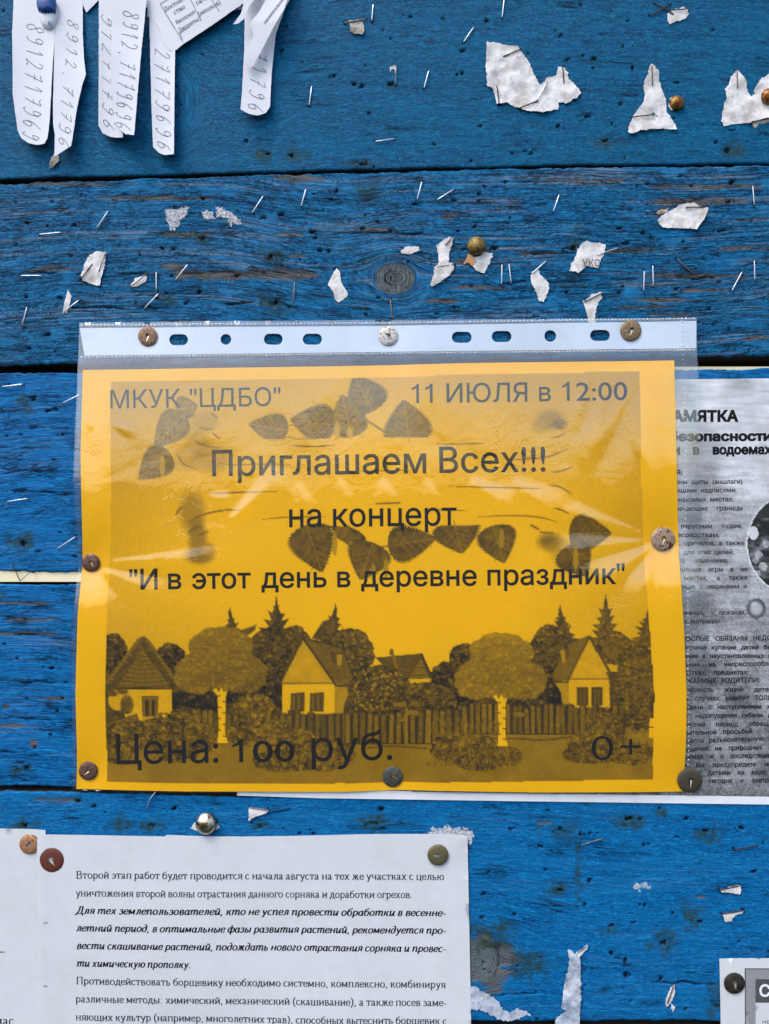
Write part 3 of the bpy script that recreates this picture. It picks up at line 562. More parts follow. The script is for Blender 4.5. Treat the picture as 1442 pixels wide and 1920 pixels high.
G = {
 'а': (.46, S((.08, .34), (.13, .42), (.23, .43), (.30, .36), (.30, .08), (.34, .02), (.42, .05)) + S((.3, .26), (.15, .2), (.06, .11), (.1, .02), (.2, .02), (.3, .1))),
 'б': (.5, C(.25, .21, .18, .21) + S((.07, .25), (.1, .48), (.22, .58), (.34, .61), (.4, .68))),
 'в': (.47, I(.11) + S((.11, .44), (.29, .44), (.35, .35), (.28, .25), (.13, .23)) + S((.13, .23), (.34, .22), (.4, .11), (.3, 0), (.11, 0))),
 'г': (.4, I(.11) + L_(.11, .44, .36, .44) + L_(.36, .44, .36, .32)),
 'д': (.52, L_(.02, .015, .5, .015) + [('s', .39, 0, .44)] + S((.19, .44), (.18, .2), (.09, .02)) + L_(.15, .44, .43, .44) + L_(.04, .02, .04, -.12) + L_(.48, .02, .48, -.12)),
 'е': (.44, S((.08, .25), (.38, .25), (.35, .39), (.23, .43), (.1, .36), (.06, .22), (.1, .07), (.22, .01), (.33, .04), (.4, .12))),
 'ж': (.7, I(.35) + S((.35, .23), (.47, .27), (.54, .42), (.63, .42)) + S((.35, .23), (.5, .2), (.58, .01), (.68, .01)) + S((.35, .23), (.23, .27), (.16, .42), (.07, .42)) + S((.35, .23), (.2, .2), (.12, .01), (.02, .01))),
 'з': (.4, S((.06, .36), (.15, .43), (.28, .41), (.3, .32), (.24, .24), (.14, .23)) + S((.14, .23), (.3, .22), (.34, .12), (.28, .02), (.14, .0), (.04, .07))),
 'и': (.55, I(.11) + I(.44) + L_(.11, .06, .44, .38)),
 'к': (.5, I(.11) + S((.11, .22), (.27, .25), (.35, .4), (.44, .42)) + S((.2, .24), (.31, .18), (.4, .01), (.49, .01))),
 'л': (.52, I(.41) + S((.2, .44), (.19, .15), (.12, .02), (.04, .03)) + L_(.14, .44, .41, .44)),
 'м': (.64, I(.52) + [('s', .09, 0, .44), ('h', .09, 0), ('h', .08, .44)] + L_(.1, .44, .3, .06) + L_(.3, .06, .51, .44)),
 'н': (.55, I(.11) + I(.44) + L_(.11, .23, .44, .23)),
 'о': (.5, C(.25, .22, .19, .215)),
 'п': (.55, I(.11) + I(.44) + L_(.11, .44, .44, .44)),
 'р': (.51, I(.11, -.2) + C(.27, .22, .17, .21, -150, 150)),
 'с': (.43, C(.24, .22, .18, .215, 45, 320)),
 'т': (.46, [('s', .23, 0, .44), ('h', .23, 0)] + L_(.04, .44, .42, .44) + L_(.04, .44, .04, .33) + L_(.42, .44, .42, .33)),
 'у': (.48, L_(.07, .44, .26, .03) + S((.42, .44), (.25, .01), (.17, -.17), (.05, -.17)) + [('h', .08, .44), ('h', .41, .44)]),
 'ф': (.68, I(.34, -.2, .66) + C(.19, .22, .14, .21) + C(.49, .22, .14, .21)),
 'х': (.5, L_(.08, .44, .41, 0) + L_(.4, .44, .08, 0) + [('h', .08, .44), ('h', .4, .44), ('h', .08, 0), ('h', .41, 0)]),
 'ц': (.56, I(.11) + I(.44) + L_(.11, 0, .51, 0) + L_(.52, .01, .52, -.12)),
 'ч': (.52, I(.41) + S((.11, .44), (.11, .26), (.2, .19), (.41, .24)) + [('h', .11, .44)]),
 'ш': (.78, I(.11) + I(.39) + I(.67) + L_(.11, 0, .67, 0)),
 'щ': (.79, I(.11) + I(.39) + I(.67) + L_(.11, 0, .74, 0) + L_(.75, .01, .75, -.12)),
 'ы': (.66, I(.11) + S((.11, .24), (.28, .24), (.36, .12), (.28, 0), (.11, 0)) + I(.54)),
 'ь': (.45, I(.11) + S((.11, .24), (.28, .24), (.37, .12), (.28, 0), (.11, 0))),
 'э': (.43, C(.19, .22, .18, .215, 135, -140) + L_(.14, .23, .37, .23)),
 'ю': (.72, I(.11) + L_(.11, .23, .29, .23) + C(.48, .22, .18, .215)),
 'я': (.48, I(.38) + S((.38, .44), (.18, .44), (.1, .33), (.18, .22), (.38, .22)) + L_(.22, .22, .06, .01)),
 'В': (.64, I(.14, 0, .66) + S((.14, .66), (.4, .66), (.5, .52), (.4, .36), (.16, .35)) + S((.16, .35), (.47, .33), (.56, .18), (.44, 0), (.14, 0))),
 'Д': (.68, L_(.02, .02, .66, .02) + [('s', .52, 0, .66)] + S((.25, .66), (.24, .3), (.1, .02)) + L_(.18, .66, .58, .66) + L_(.04, .02, .04, -.13) + L_(.64, .02, .64, -.13)),
 'П': (.72, I(.14, 0, .66) + I(.58, 0, .66) + L_(.14, .66, .58, .66)),
 '.': (.25, [('d', .12, .03)]), ',': (.25, [('d', .12, .03)] + L_(.14, .02, .08, -.11)), ':': (.28, [('d', .13, .03), ('d', .13, .38)]),
 '-': (.33, [('r', .04, .2, .29)]), '(': (.33, S((.28, .68), (.12, .45), (.12, .1), (.28, -.18))), ')': (.33, S((.05, .68), (.21, .45), (.21, .1), (.05, -.18))),
 'К': (.68, I(.14, 0, .66) + S((.14, .34), (.36, .38), (.48, .63), (.6, .64)) + S((.28, .36), (.44, .26), (.54, .01), (.67, .01)))}
G['й'] = (.55, G['и'][1] + S((.16, .6), (.21, .53), (.27, .51), (.33, .53), (.38, .6)))
ITAL = {'и': (.55, [('s', .11, .04, .44), ('s', .42, .0, .44)] + S((.11, .08), (.16, .01), (.27, .06), (.42, .3)) + S((.42, .06), (.46, .01), (.52, .07)) + S((.02, .36), (.06, .42), (.11, .42))),
 'п': (.55, [('s', .11, 0, .44), ('s', .42, 0, .34)] + S((.12, .28), (.24, .42), (.36, .44), (.42, .34)) + S((.42, .06), (.46, .01), (.52, .07)) + S((.02, .36), (.06, .42), (.11, .42))),
 'т': (.78, [('s', .11, 0, .44), ('s', .39, 0, .34), ('s', .66, 0, .34)] + S((.12, .28), (.23, .42), (.34, .44), (.39, .34)) + S((.4, .28), (.5, .42), (.6, .44), (.66, .34)) + S((.66, .06), (.7, .01), (.76, .07)) + S((.02, .36), (.06, .42), (.11, .42))),
 'д': (.5, C(.23, .21, .17, .21) + S((.4, .2), (.4, .5), (.3, .64), (.12, .64))),
 'г': (.4, S((.08, .36), (.15, .44), (.27, .4), (.24, .28), (.13, .16), (.1, .05), (.18, 0), (.3, .07))),
 'а': (.5, C(.22, .21, .16, .21) + [('s', .39, .04, .44)] + S((.39, .06), (.43, .01), (.5, .07)))}
ITAL['й'] = (.55, ITAL['и'][1] + S((.16, .6), (.21, .53), (.27, .51), (.33, .53), (.38, .6)))
def word_serif(wd, bold=0., ital=False):
    k = (wd, bold, ital, 's')
    if k in _wc: return _wc[k]
    Vs, Fs, x = [], [], 0; n = 0
    wx, wy = .05 + bold, .026 + bold * .35
    for ch in wd:
        adv, items = (ITAL.get(ch) if ital else None) or G.get(ch, G['о']) 
        for it in items:
            if it[0] == 's': P = np.array([(it[1], it[2]), (it[1], it[3])]); v, f = ribbon(P, wx, wy)
            elif it[0] == 'h':
                if ital: continue
                s = .095 + bold; P = np.array([(it[1] - s, it[2]), (it[1] + s, it[2])]); v, f = ribbon(P, wy, .013)
            elif it[0] == 'd':
                t = np.linspace(0, 2 * math.pi, 9)[:-1]; r = .042 + bold * .5; v = np.stack([it[1] + r * np.cos(t), it[2] + r * np.sin(t)], 1); f = [tuple(range(8))]
            elif it[0] == 'r': P = np.array([(it[1], it[2]), (it[3], it[2])]); v, f = ribbon(P, .03, .028 + bold * .3)
            else: v, f = ribbon(np.array(it[1], float), wx, wy)
            v = v + [x, 0]; Vs.append(v); Fs += [tuple(i + n for i in q) for q in f]; n += len(v)
        x += adv + bold * .6 + .012
    V = np.concatenate(Vs)
    if ital: V[:, 0] += V[:, 1] * .26
    _wc[k] = (V, Fs, x); return _wc[k]
def lay(words, x0, x1, em, space, fn, justify=True):
    """line layout -> 2D verts in px (x right, y up), faces"""
    items = [fn(wd) for wd in words]; tot = sum(i[2] for i in items) * em
    if x1 is None: sp = space * em; s = 1
    elif justify and len(words) > 1: sp = (x1 - x0 - tot) / (len(words) - 1); s = 1
    else: sp = space * em; s = (x1 - x0) / (tot + sp * (len(words) - 1)); 
    mn = .2 if fn is None or items[0] is None or space < .27 else .36
    if x1 is not None and justify and (sp < mn * em or len(words) == 1):
        sp = (mn + .03) * em; s = (x1 - x0) / (tot + sp * (len(words) - 1))
    V, Fc, n, x = [], [], 0, 0
    for (v, f, a) in items:
        V.append(np.stack([x0 + (x + v[:, 0] * em) * s, v[:, 1] * em], 1)); Fc += [tuple(i + n for i in q) for q in f]; n += len(v); x += a * em + sp
    return np.concatenate(V), Fc
def print_lines(name, lines, hfun, mat, parent, split=0):
    """lines: (verts, faces, y0, y1, xa, xb); baseline runs from (xa,y0) to (xb,y1)"""
    VV, FF, n = [], [], 0
    for V, Fc, y0, y1, xa, xb in lines:
        sl = (y1 - y0) / (xb - xa)
        by = y0 + (V[:, 0] - xa) * sl
        VV.append(np.stack([V[:, 0] + V[:, 1] * sl, by - V[:, 1]], 1)); FF += [tuple(i + n for i in q) for q in Fc]; n += len(V)
    V = np.concatenate(VV)
    if split:
        bm = bmesh.new(); vs_ = [bm.verts.new((x, y, 0)) for x, y in V]
        for f in FF:
            try: bm.faces.new([vs_[i] for i in f])
            except ValueError: pass
        x0, y0 = V.min(0); x1, y1 = V.max(0)
        for ax, a, b in ((0, x0, x1), (1, y0, y1)):
            c = a + split
            while c < b:
                no = (1, 0, 0) if ax == 0 else (0, 1, 0); co = (c, 0, 0) if ax == 0 else (0, c, 0)
                bmesh.ops.bisect_plane(bm, geom=bm.verts[:] + bm.edges[:] + bm.faces[:], plane_co=co, plane_no=no); c += split
        bm.verts.index_update(); V = np.array([v.co[:2] for v in bm.verts]); FF = [tuple(v.index for v in f.verts) for f in bm.faces]; bm.free()
    V3 = W(V[:, 0], V[:, 1], hfun(V[:, 0], V[:, 1]))
    return mesh_obj(name, V3, FF, mat, parent, False)

# ------------------------------------------------------------------ printed pictures (ink density fields, built from shapes)
class Ras:
    def __init__(s, x0, y0, x1, y1, L):
        s.x0, s.y0 = x0, y0; s.Y, s.X = np.mgrid[y0:y1, x0:x1].astype(float); s.A = np.full(s.X.shape, float(L))
    def box(s, x0, y0, x1, y1):
        a = max(0, int(y0 - s.y0) - 1); b = min(s.A.shape[0], int(y1 - s.y0) + 2); c = max(0, int(x0 - s.x0) - 1); d = min(s.A.shape[1], int(x1 - s.x0) + 2)
        return (slice(a, b), slice(c, d)) if b > a and d > c else None
    def put(s, k, m, L): 
        s.A[k] = s.A[k] * (1 - m) + np.asarray(L) * m
    def poly(s, P, L, tex=0, ts=6, outline=None, seed=0):
        P = np.array(P, float); k = s.box(*P.min(0), *P.max(0))
        if k is None: return
        m = np.zeros(s.X[k].shape)
        for dx in (-.3, .3):
            for dy in (-.3, .3): m += inpoly(s.X[k] + dx, s.Y[k] + dy, P) * .25
        v = L + (fbm(s.X[k], s.Y[k], ts, seed, 2) * tex if tex else 0); s.put(k, m, v)
        if outline is not None: s.line(np.concatenate([P, P[:1]]), *outline)
    def line(s, P, wd, L, a=1., taper=False):
        P = np.array(P, float); n = len(P)
        for i in range(n - 1):
            (ax, ay), (bx, by) = P[i], P[i + 1]; k = s.box(min(ax, bx) - wd - 1, min(ay, by) - wd - 1, max(ax, bx) + wd + 1, max(ay, by) + wd + 1)
            if k is None: continue
            dx, dy = bx - ax, by - ay; t = np.clip(((s.X[k] - ax) * dx + (s.Y[k] - ay) * dy) / (dx * dx + dy * dy + 1e-9), 0, 1)
            d = np.hypot(s.X[k] - ax - t * dx, s.Y[k] - ay - t * dy); w_ = wd
            if taper: w_ = wd * (1 - abs((i + .5) / (n - 1) * 2 - 1) ** 3 * .8)
            s.put(k, np.clip(w_ / 2 + .5 - d, 0, 1) * a, L)
    def blob(s, cx, cy, rx, ry, L, a=1., soft=.15, tex=0, ts=5, bump=0, seed=0):
        k = s.box(cx - rx * 1.4, cy - ry * 1.4, cx + rx * 1.4, cy + ry * 1.4)
        if k is None: return
        d = np.hypot((s.X[k] - cx) / rx, (s.Y[k] - cy) / ry)
        if bump: d = d + fbm(s.X[k], s.Y[k], 9, seed, 2) * bump
        v = L + (fbm(s.X[k], s.Y[k], ts, seed, 3) * tex if tex else 0)
        s.put(k, np.clip((1 - d) / soft, 0, 1) * a, v)
    def foliage(s, cx, cy, rx, ry, L, seed, n=60, size=7, dark=.14, amp=.1, outline=True):
        """a crown made of many scalloped leaf clumps, each with a darker rim"""
        r = random.Random(seed); pts = []
        for i in range(n):
            t = r.uniform(0, 2 * math.pi); q = math.sqrt(r.random()); pts.append((cx + rx * q * math.cos(t), cy + ry * q * math.sin(t), q))
        m = int(2 * math.pi * max(rx, ry) / size * .9)
        for i in range(m): t = i / m * 2 * math.pi; pts.append((cx + rx * math.cos(t) * r.uniform(.95, 1.04), cy + ry * math.sin(t) * r.uniform(.95, 1.04), 1.))
        s.blob(cx, cy, rx, ry, L - dark * .3, 1, .02)
        for (x, y, q) in sorted(pts, key=lambda p: p[1] + r.uniform(-4, 4)):
            z = size * r.uniform(.7, 1.3); Lc = L + r.uniform(-amp, amp) * 1.7 - (y - cy) / ry * .04
            if outline: s.blob(x, y, z * 1.15, z * 1.05, Lc - dark * 1.7, .85, .1)
            s.blob(x + .4, y + 1.1, z * 1.0, z * .9, Lc, .95, .3, .30, 2.6, .5, seed)
    def wash(s, k, f): s.A[k] = f

def leaf(R, base, tip, wid, L=.42, clip=None, seed=0):
    base = np.array(base, float); tip = np.array(tip, float); ax = tip - base; n = np.array([-ax[1], ax[0]]); ln = np.hypot(*ax); n /= ln
    t = np.linspace(0, 1, 37); prof = np.sin(np.pi * np.clip(t, 0, 1) ** .58) ** .8 * (1 - .12 * t)
    prof[-1] = 0; r = np.random.default_rng(seed)
    saw = np.where(np.arange(37) % 2, 1.10, .88)
    A = [base + ax * a + n * wid * p * s_ for a, p, s_ in zip(t, prof, saw)]; B = [base + ax * (a + (.012 if i % 2 else 0)) - n * wid * p * s_ for i, (a, p, s_) in enumerate(zip(t, prof, saw))]
    P = np.array(A + B[::-1])
    if clip: 
        if clip[0] == 'b': P[:, 1] = np.minimum(P[:, 1], clip[1])
        else: P[:, 1] = np.maximum(P[:, 1], clip[1])
    R.poly(P, L, .16, 10, (1.4, L - .1), seed)
    for a in (.25, .4, .55, .7):
        for sg in (-1, 1):
            p0 = base + ax * a; p1 = base + ax * min(1, a + .2) + n * sg * wid * .65 * (1 - a * .5)
            R.line([p0, p1], 1.6, L + .16, .8)
    R.line([base, tip], 2, L + .2, .8)

PX0, PY0, PX1, PY1 = 190, 700, 1242, 1480
def poster_art():
    R = Ras(PX0, PY0, PX1, PY1, .9)
    X_, Y_ = R.X, R.Y
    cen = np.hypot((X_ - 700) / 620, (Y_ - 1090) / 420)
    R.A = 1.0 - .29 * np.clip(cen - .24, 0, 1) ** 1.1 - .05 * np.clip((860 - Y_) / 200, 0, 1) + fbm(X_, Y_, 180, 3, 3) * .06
    # curled birch bark banner: shaded ends and long dashes
    for (cx, cy, rx, ry, L, a) in [(385, 790, 34, 26, .72, .8), (372, 830, 26, 40, .74, .7), (395, 860, 46, 34, .62, .55), (350, 860, 30, 30, .7, .5), (362, 960, 30, 50, .6, .7), (372, 1010, 22, 46, .5, .7), (376, 1042, 34, 20, .5, .8), (392, 1030, 16, 16, .7, .8),
        (1030, 788, 34, 24, .6, .75), (1048, 796, 18, 14, .46, .7), (1012, 800, 22, 16, .72, .7), (1030, 1016, 30, 22, .56, .8), (1026, 1014, 16, 10, .48, .7), (1050, 1030, 30, 26, .66, .5)]: R.blob(cx, cy, rx, ry, L - .1, a, .5)
    for P, wd in [([(545, 836), (590, 838), (628, 835)], 3), ([(820, 834), (870, 833), (905, 832)], 3), ([(410, 870), (450, 872), (500, 871), (545, 872)], 2.2), ([(960, 862), (1000, 860), (1030, 856), (1064, 842)], 3), ([(1032, 886), (1050, 884), (1072, 876)], 3), ([(668, 884), (720, 883), (770, 882)], 2), ([(840, 912), (900, 914), (960, 915), (1022, 917)], 2.4),
        ([(1028, 910), (1050, 914), (1072, 928)], 2.6), ([(390, 926), (440, 924), (520, 922)], 2.6), ([(353, 980), (380, 966), (420, 957), (452, 957)], 3.2), ([(353, 1000), (364, 992), (377, 987)], 3), ([(372, 1006), (382, 1000), (392, 997)], 3), ([(331, 968), (336, 957), (345, 950)], 3.4), ([(494, 974), (540, 970), (625, 968)], 2.2), ([(705, 945), (750, 943)], 3),
        ([(790, 957), (830, 956), (880, 958)], 2.2), ([(896, 969), (960, 967), (1010, 970), (1044, 979)], 2.6), ([(1036, 953), (1050, 956), (1066, 964)], 3), ([(995, 985), (1008, 992)], 4), ([(1012, 998), (1036, 1000)], 3), ([(364, 824), (380, 835), (410, 840)], 3), ([(334, 852), (345, 870), (370, 881)], 3), ([(374, 802), (390, 806), (400, 804)], 3), ([(401, 814), (412, 823)], 3), ([(398, 776), (408, 784)], 3), ([(352, 784), (366, 780)], 3), ([(1030, 822), (1045, 820), (1060, 812)], 2.6), ([(1025, 800), (1044, 795)], 2.6)]:
        R.line(sm(P, 4), wd, .38, .9, True)
    leaf(R, (345, 778), (292, 838), 30, .42, None, 1); leaf(R, (332, 770), (372, 762), 22, .46, None, 2); leaf(R, (318, 848), (262, 898), 30, .36, ('b', 900), 3)
    R.blob(306, 874, 6, 24, .7, .8, .3); leaf(R, (540, 808), (468, 796), 27, .42, ('b', 824), 4); leaf(R, (628, 800), (546, 787), 36, .42, ('b', 822), 5)
    leaf(R, (700, 772), (664, 706), 38, .42, None, 7); leaf(R, (660, 820), (642, 742), 34, .44, ('b', 822), 6)
    R.blob(632, 808, 7, 20, .76, .9, .3); R.blob(657, 812, 7, 15, .76, .9, .3); leaf(R, (768, 832), (757, 752), 44, .42, ('b', 820), 8)
    R.line(sm([(682, 786), (705, 800), (735, 820)], 4), 4, .45); R.line([(540, 820), (555, 824), (595, 823)], 2, .5)
    for i, (b, tp, wd, cl) in enumerate([((575, 985), (604, 1072), 42, None), ((655, 985), (640, 1012), 38, ('t', 988)), ((700, 1018), (676, 1086), 40, None), ((728, 1024), (816, 1010), 34, None), ((850, 975), (866, 1037), 44, ('t', 986)), ((924, 986), (944, 1055), 36, None), ((1066, 1000), (1144, 1000), 34, None), ((1062, 1024), (1098, 1080), 34, None)]):
        leaf(R, b, tp, wd, .33, cl, 20 + i)
    for P in ([(610, 990), (640, 1012), (672, 1022)], [(612, 992), (650, 1018), (662, 1030)], [(714, 1026), (740, 1022)]): R.line(sm(P, 4), 3, .36)
    R.blob(628, 1020, 6, 26, .62, .9, .3); R.blob(700, 1072, 6, 18, .62, .9, .3); R.blob(724, 1066, 6, 22, .62, .9, .3); R.blob(940, 1010, 6, 22, .6, .9, .3); R.blob(1078, 1048, 6, 24, .64, .9, .3)
    # village: ground
    k = R.box(PX0, 1360, PX1, PY1); R.A[k] = .50 + fbm(R.X[k], R.Y[k], 30, 4, 3) * .07
    k = R.box(PX0, 1260, PX1, 1362); R.A[k] = .27 + fbm(R.X[k], R.Y[k], 8, 5, 3) * .16
    def spruce(cx, top, h, wd, L, seed, lean=0):
        r = random.Random(seed); R.line([(cx, top), (cx + lean, top + h)], 5, L)
        n = 7
        for i in range(n):
            f = (i + .4) / n; y = top + h * f; w_ = 1.15 * wd * f ** .8 * r.uniform(.8, 1.15)
            for sg in (-1, 1):
                R.poly([(cx + lean * f, y - h * .16), (cx + lean * f + sg * w_ * .5, y + h * .02), (cx + lean * f + sg * w_ * r.uniform(.9, 1.1), y + r.uniform(-3, 5)), (cx + lean * f + sg * w_ * .55, y + h * .14), (cx + lean * f, y + h * .2)], L + r.uniform(-.05, .07), .18, 5, (1.2, L - .1), seed)
        for i in range(14): 
            y = top + r.uniform(.3, 1) * h; x = cx + r.uniform(-.5, .5) * wd; R.line([(x, y), (x + r.uniform(-5, 5), y + 9)], 1.2, L + .16, .7)
    spruce(519, 1128, 100, 46, .26, 1); spruce(432, 1146, 64, 22, .30, 2, 12); R.poly([(430, 1178), (455, 1180), (478, 1172), (482, 1168), (480, 1180), (462, 1194), (480, 1200), (440, 1198)], .3, .15, 5)
    spruce(630, 1140, 78, 30, .27, 3, -16); R.poly([(606, 1165), (628, 1158), (634, 1180), (620, 1204), (586, 1196), (592, 1186)], .27, .2, 5, (1, .18))
    spruce(1134, 1124, 90, 34, .34, 4); spruce(1048, 1142, 68, 28, .3, 5, 14); spruce(1214, 1146, 60, 34, .34, 6)
    # dark wooded backdrop
    F_ = R.foliage
    for i, (cx, cy, rx, ry, L, n, sz) in enumerate([(212, 1225, 24, 34, .27, 40, 5), (320, 1240, 26, 30, .24, 40, 5), (510, 1240, 46, 60, .30, 150, 5), (556, 1218, 24, 40, .33, 60, 5), (655, 1225, 42, 42, .36, 130, 5), (455, 1280, 30, 40, .22, 60, 5), (500, 1300, 60, 30, .22, 110, 5), (380, 1306, 60, 26, .17, 60, 6), (870, 1240, 24, 30, .32, 50, 5), (905, 1225, 20, 22, .32, 40, 4),
        (835, 1280, 26, 36, .24, 60, 5), (1030, 1225, 34, 50, .34, 100, 4), (1022, 1290, 34, 36, .22, 90, 5), (1150, 1215, 30, 26, .42, 50, 4), (860, 1300, 30, 30, .26, 60, 5), (990, 1322, 40, 14, .24, 40, 4)]): F_(cx, cy, rx, ry, L, 30 + i, n, sz, .12, .07)
    F_(1196, 1290, 40, 78, .40, 60, 260, 4, .11, .07)
    # thatched cottage, left
    R.poly([(200, 1290), (202, 1272), (262, 1196), (272, 1192), (282, 1200), (338, 1282), (338, 1298), (320, 1296), (270, 1290), (204, 1296)], .27, .12, 6)
    R.poly([(222, 1288), (268, 1216), (322, 1288)], .40, .10, 5)
    for i in range(8): y = 1228 + i * 8; R.line(sm([(260 - i * 5, y), (270, y + 3), (280 + i * 6, y)], 3), 1.6, .24)
    for i in range(13):
        f = i / 12; R.blob(262 - 58 * f, 1200 + 78 * f, 6, 4.2, .42, 1, .3, .1); R.blob(280 + 56 * f, 1204 + 80 * f, 6, 4.4, .42, 1, .3, .1)
        R.line([(258 - 58 * f, 1206 + 78 * f), (266 - 58 * f, 1203 + 78 * f)], 1.4, .15); R.line([(276 + 56 * f, 1206 + 80 * f), (284 + 56 * f, 1210 + 80 * f)], 1.4, .15)
    R.poly([(236, 1290), (324, 1290), (324, 1350), (236, 1350)], .84, .06, 8); R.line([(222, 1290), (326, 1290)], 3, .16)
    R.poly([(268, 1305), (298, 1305), (296, 1342), (270, 1342)], .42, 0, 5, (1.6, .25)); R.poly([(273, 1311), (281, 1311), (281, 1341), (274, 1341)], .16); R.poly([(286, 1311), (293, 1311), (292, 1341), (286, 1341)], .16)
    R.blob(222, 1312, 18, 20, .80, 1, .1); R.blob(240, 1320, 14, 20, .36, 1, .2, .2, 5); R.blob(214, 1300, 10, 6, .3, 1, .3, .2, 4); R.blob(232, 1296, 12, 6, .34, 1, .3, .2, 4)
    # middle cottage
    R.poly([(568, 1196), (642, 1214), (668, 1284), (632, 1284), (624, 1280)], .36, .10, 4, (1.6, .16)); R.poly([(528, 1280), (569, 1200), (628, 1280)], .74, .08, 18)
    R.poly([(530, 1281), (628, 1280), (628, 1336), (530, 1342)], .90, .04, 18); R.poly([(628, 1280), (660, 1284), (660, 1300), (646, 1316), (644, 1336), (628, 1336)], .62, .08, 10)
    R.line([(566, 1195), (526, 1280)], 5, .25); R.line([(569, 1196), (630, 1284), (664, 1286)], 4, .2); R.line([(529, 1281), (628, 1280)], 2, .25)
    for x in (547, 583): 
        R.poly([(x, 1300), (x + 24, 1298), (x + 23, 1332), (x - 1, 1332)], .30, 0, 3, (2, .18))
        for q in (4, 9, 14, 19): R.line([(x + q, 1303), (x + q, 1330)], 1.6, .14 if q % 2 else .45)
    R.poly([(620, 1222), (642, 1224), (642, 1248), (624, 1240)], .28, 0, 4, (1.2, .15)); R.poly([(632, 1226), (642, 1226), (641, 1248), (632, 1246)], .62)
    # far cottage
    R.poly([(704, 1232), (792, 1224), (808, 1270), (744, 1274)], .30, .1, 4); R.poly([(764, 1272), (790, 1230), (806, 1272)], .44, .08, 4, (1.8, .18))
    for i in range(4): R.line([(786 - i * 5, 1244 + i * 7), (794 + i * 3, 1244 + i * 7)], 1.3, .24)
    R.poly([(760, 1272), (808, 1271), (806, 1290), (764, 1290)], .86); R.line([(790, 1226), (812, 1274)], 4, .18); R.line([(734, 1218), (744, 1250)], 5, .45); R.blob(734, 1222, 5, 6, .36)
    # flowering bushes
    F_(712, 1298, 56, 46, .33, 70, 170, 5, .10, .07); F_(800, 1314, 50, 32, .36, 71, 130, 5, .12, .06); r = random.Random(9)
    for i in range(60): R.blob(r.uniform(664, 752), r.uniform(1256, 1330), 2.6, 2.6, .72, .8, .5)
    # right cottage
    R.poly([(1102, 1192), (1066, 1206), (1034, 1262), (1036, 1276), (1062, 1276), (1106, 1200)], .40, .1, 4, (1.4, .22)); R.poly([(1064, 1272), (1104, 1198), (1140, 1272)], .80, .06, 15)
    R.poly([(1064, 1272), (1140, 1272), (1142, 1332), (1064, 1326)], .86, .05, 15); R.poly([(1038, 1278), (1064, 1274), (1064, 1326), (1054, 1324), (1050, 1296)], .66, .05, 10)
    R.line([(1104, 1193), (1144, 1264)], 5, .28); R.line([(1102, 1194), (1062, 1278), (1036, 1278)], 3, .26); R.line([(1064, 1272), (1140, 1272)], 2, .3)
    for x in (1081, 1108): R.poly([(x, 1288), (x + 19, 1288), (x + 19, 1320), (x, 1320)], .26, 0, 3, (2, .18)); R.line([(x + 6, 1291), (x + 6, 1318)], 1.3, .45); R.line([(x + 13, 1291), (x + 13, 1318)], 1.3, .45)
    R.poly([(1048, 1218), (1058, 1216), (1060, 1242), (1052, 1244)], .62, 0, 4, (1.2, .3)); R.poly([(1058, 1214), (1066, 1216), (1066, 1230), (1060, 1236)], .3)
    # fence
    r = random.Random(3)
    def pales(x0, x1, ytop, ybot, step, L):
        x = x0
        while x < x1:
            t_ = ytop(x) + r.uniform(-3, 3); b_ = ybot(x); w_ = step * r.uniform(.62, .78); q = r.uniform(-2, 2)
            R.poly([(x - 1, t_ - 1), (x + step, t_), (x + step, b_), (x - 1, b_)], .16)
            R.poly([(x + q, t_ + 1), (x + q + w_ * .5, t_ - 2), (x + q + w_, t_ + 1), (x + w_, b_ - 2), (x, b_ - 2)], L + r.uniform(-.07, .1), .10, 4, (1, .2), int(x))
            for yy in (t_ + 10, b_ - 10): R.blob(x + w_ * .6, yy, 1.2, 1.2, .14, .7)
            x += step
    pales(300, 560, lambda x: 1336 + 6 * math.sin(x * .03), lambda x: 1388, 11.5, .34); pales(500, 655, lambda x: 1338, lambda x: 1398 + (x - 500) * .02, 13, .36); pales(648, 870, lambda x: 1334 + 4 * math.sin(x * .02), lambda x: 1394, 13.5, .41)
    pales(868, 1070, lambda x: 1322 + 2 * math.sin(x * .04), lambda x: 1376, 11.5, .40); pales(1050, 1160, lambda x: 1324, lambda x: 1376, 12, .37)
    R.poly([(200, 1355), (258, 1338), (262, 1350), (204, 1368)], .38, .1, 5, (1.4, .2)); R.poly([(200, 1372), (258, 1358), (262, 1366), (204, 1386)], .36, .1, 5, (1.4, .2))
    R.poly([(270, 1342), (275, 1342), (276, 1376), (270, 1376)], .7); R.poly([(306, 1338), (312, 1338), (312, 1362), (308, 1362)], .82)
    R.poly([(736, 1316), (762, 1313), (762, 1325), (738, 1325)], .46, 0, 4, (1.3, .22)); R.poly([(762, 1330), (780, 1329), (792, 1336), (780, 1342), (762, 1340)], .46, 0, 4, (1.3, .22)); R.poly([(742, 1350), (762, 1340), (762, 1350), (746, 1354)], .46, 0, 4, (1.3, .22)); R.line([(762, 1328), (762, 1394)], 4, .55)
    R.poly([(960, 1334), (976, 1332), (986, 1340), (976, 1344), (962, 1342)], .46, 0, 4, (1.2, .22))
    R.line(sm([(690, 1401), (740, 1398), (800, 1402)], 4), 3, .3); R.line(sm([(890, 1384), (960, 1383), (1012, 1386), (1070, 1380)], 4), 3.4, .28)
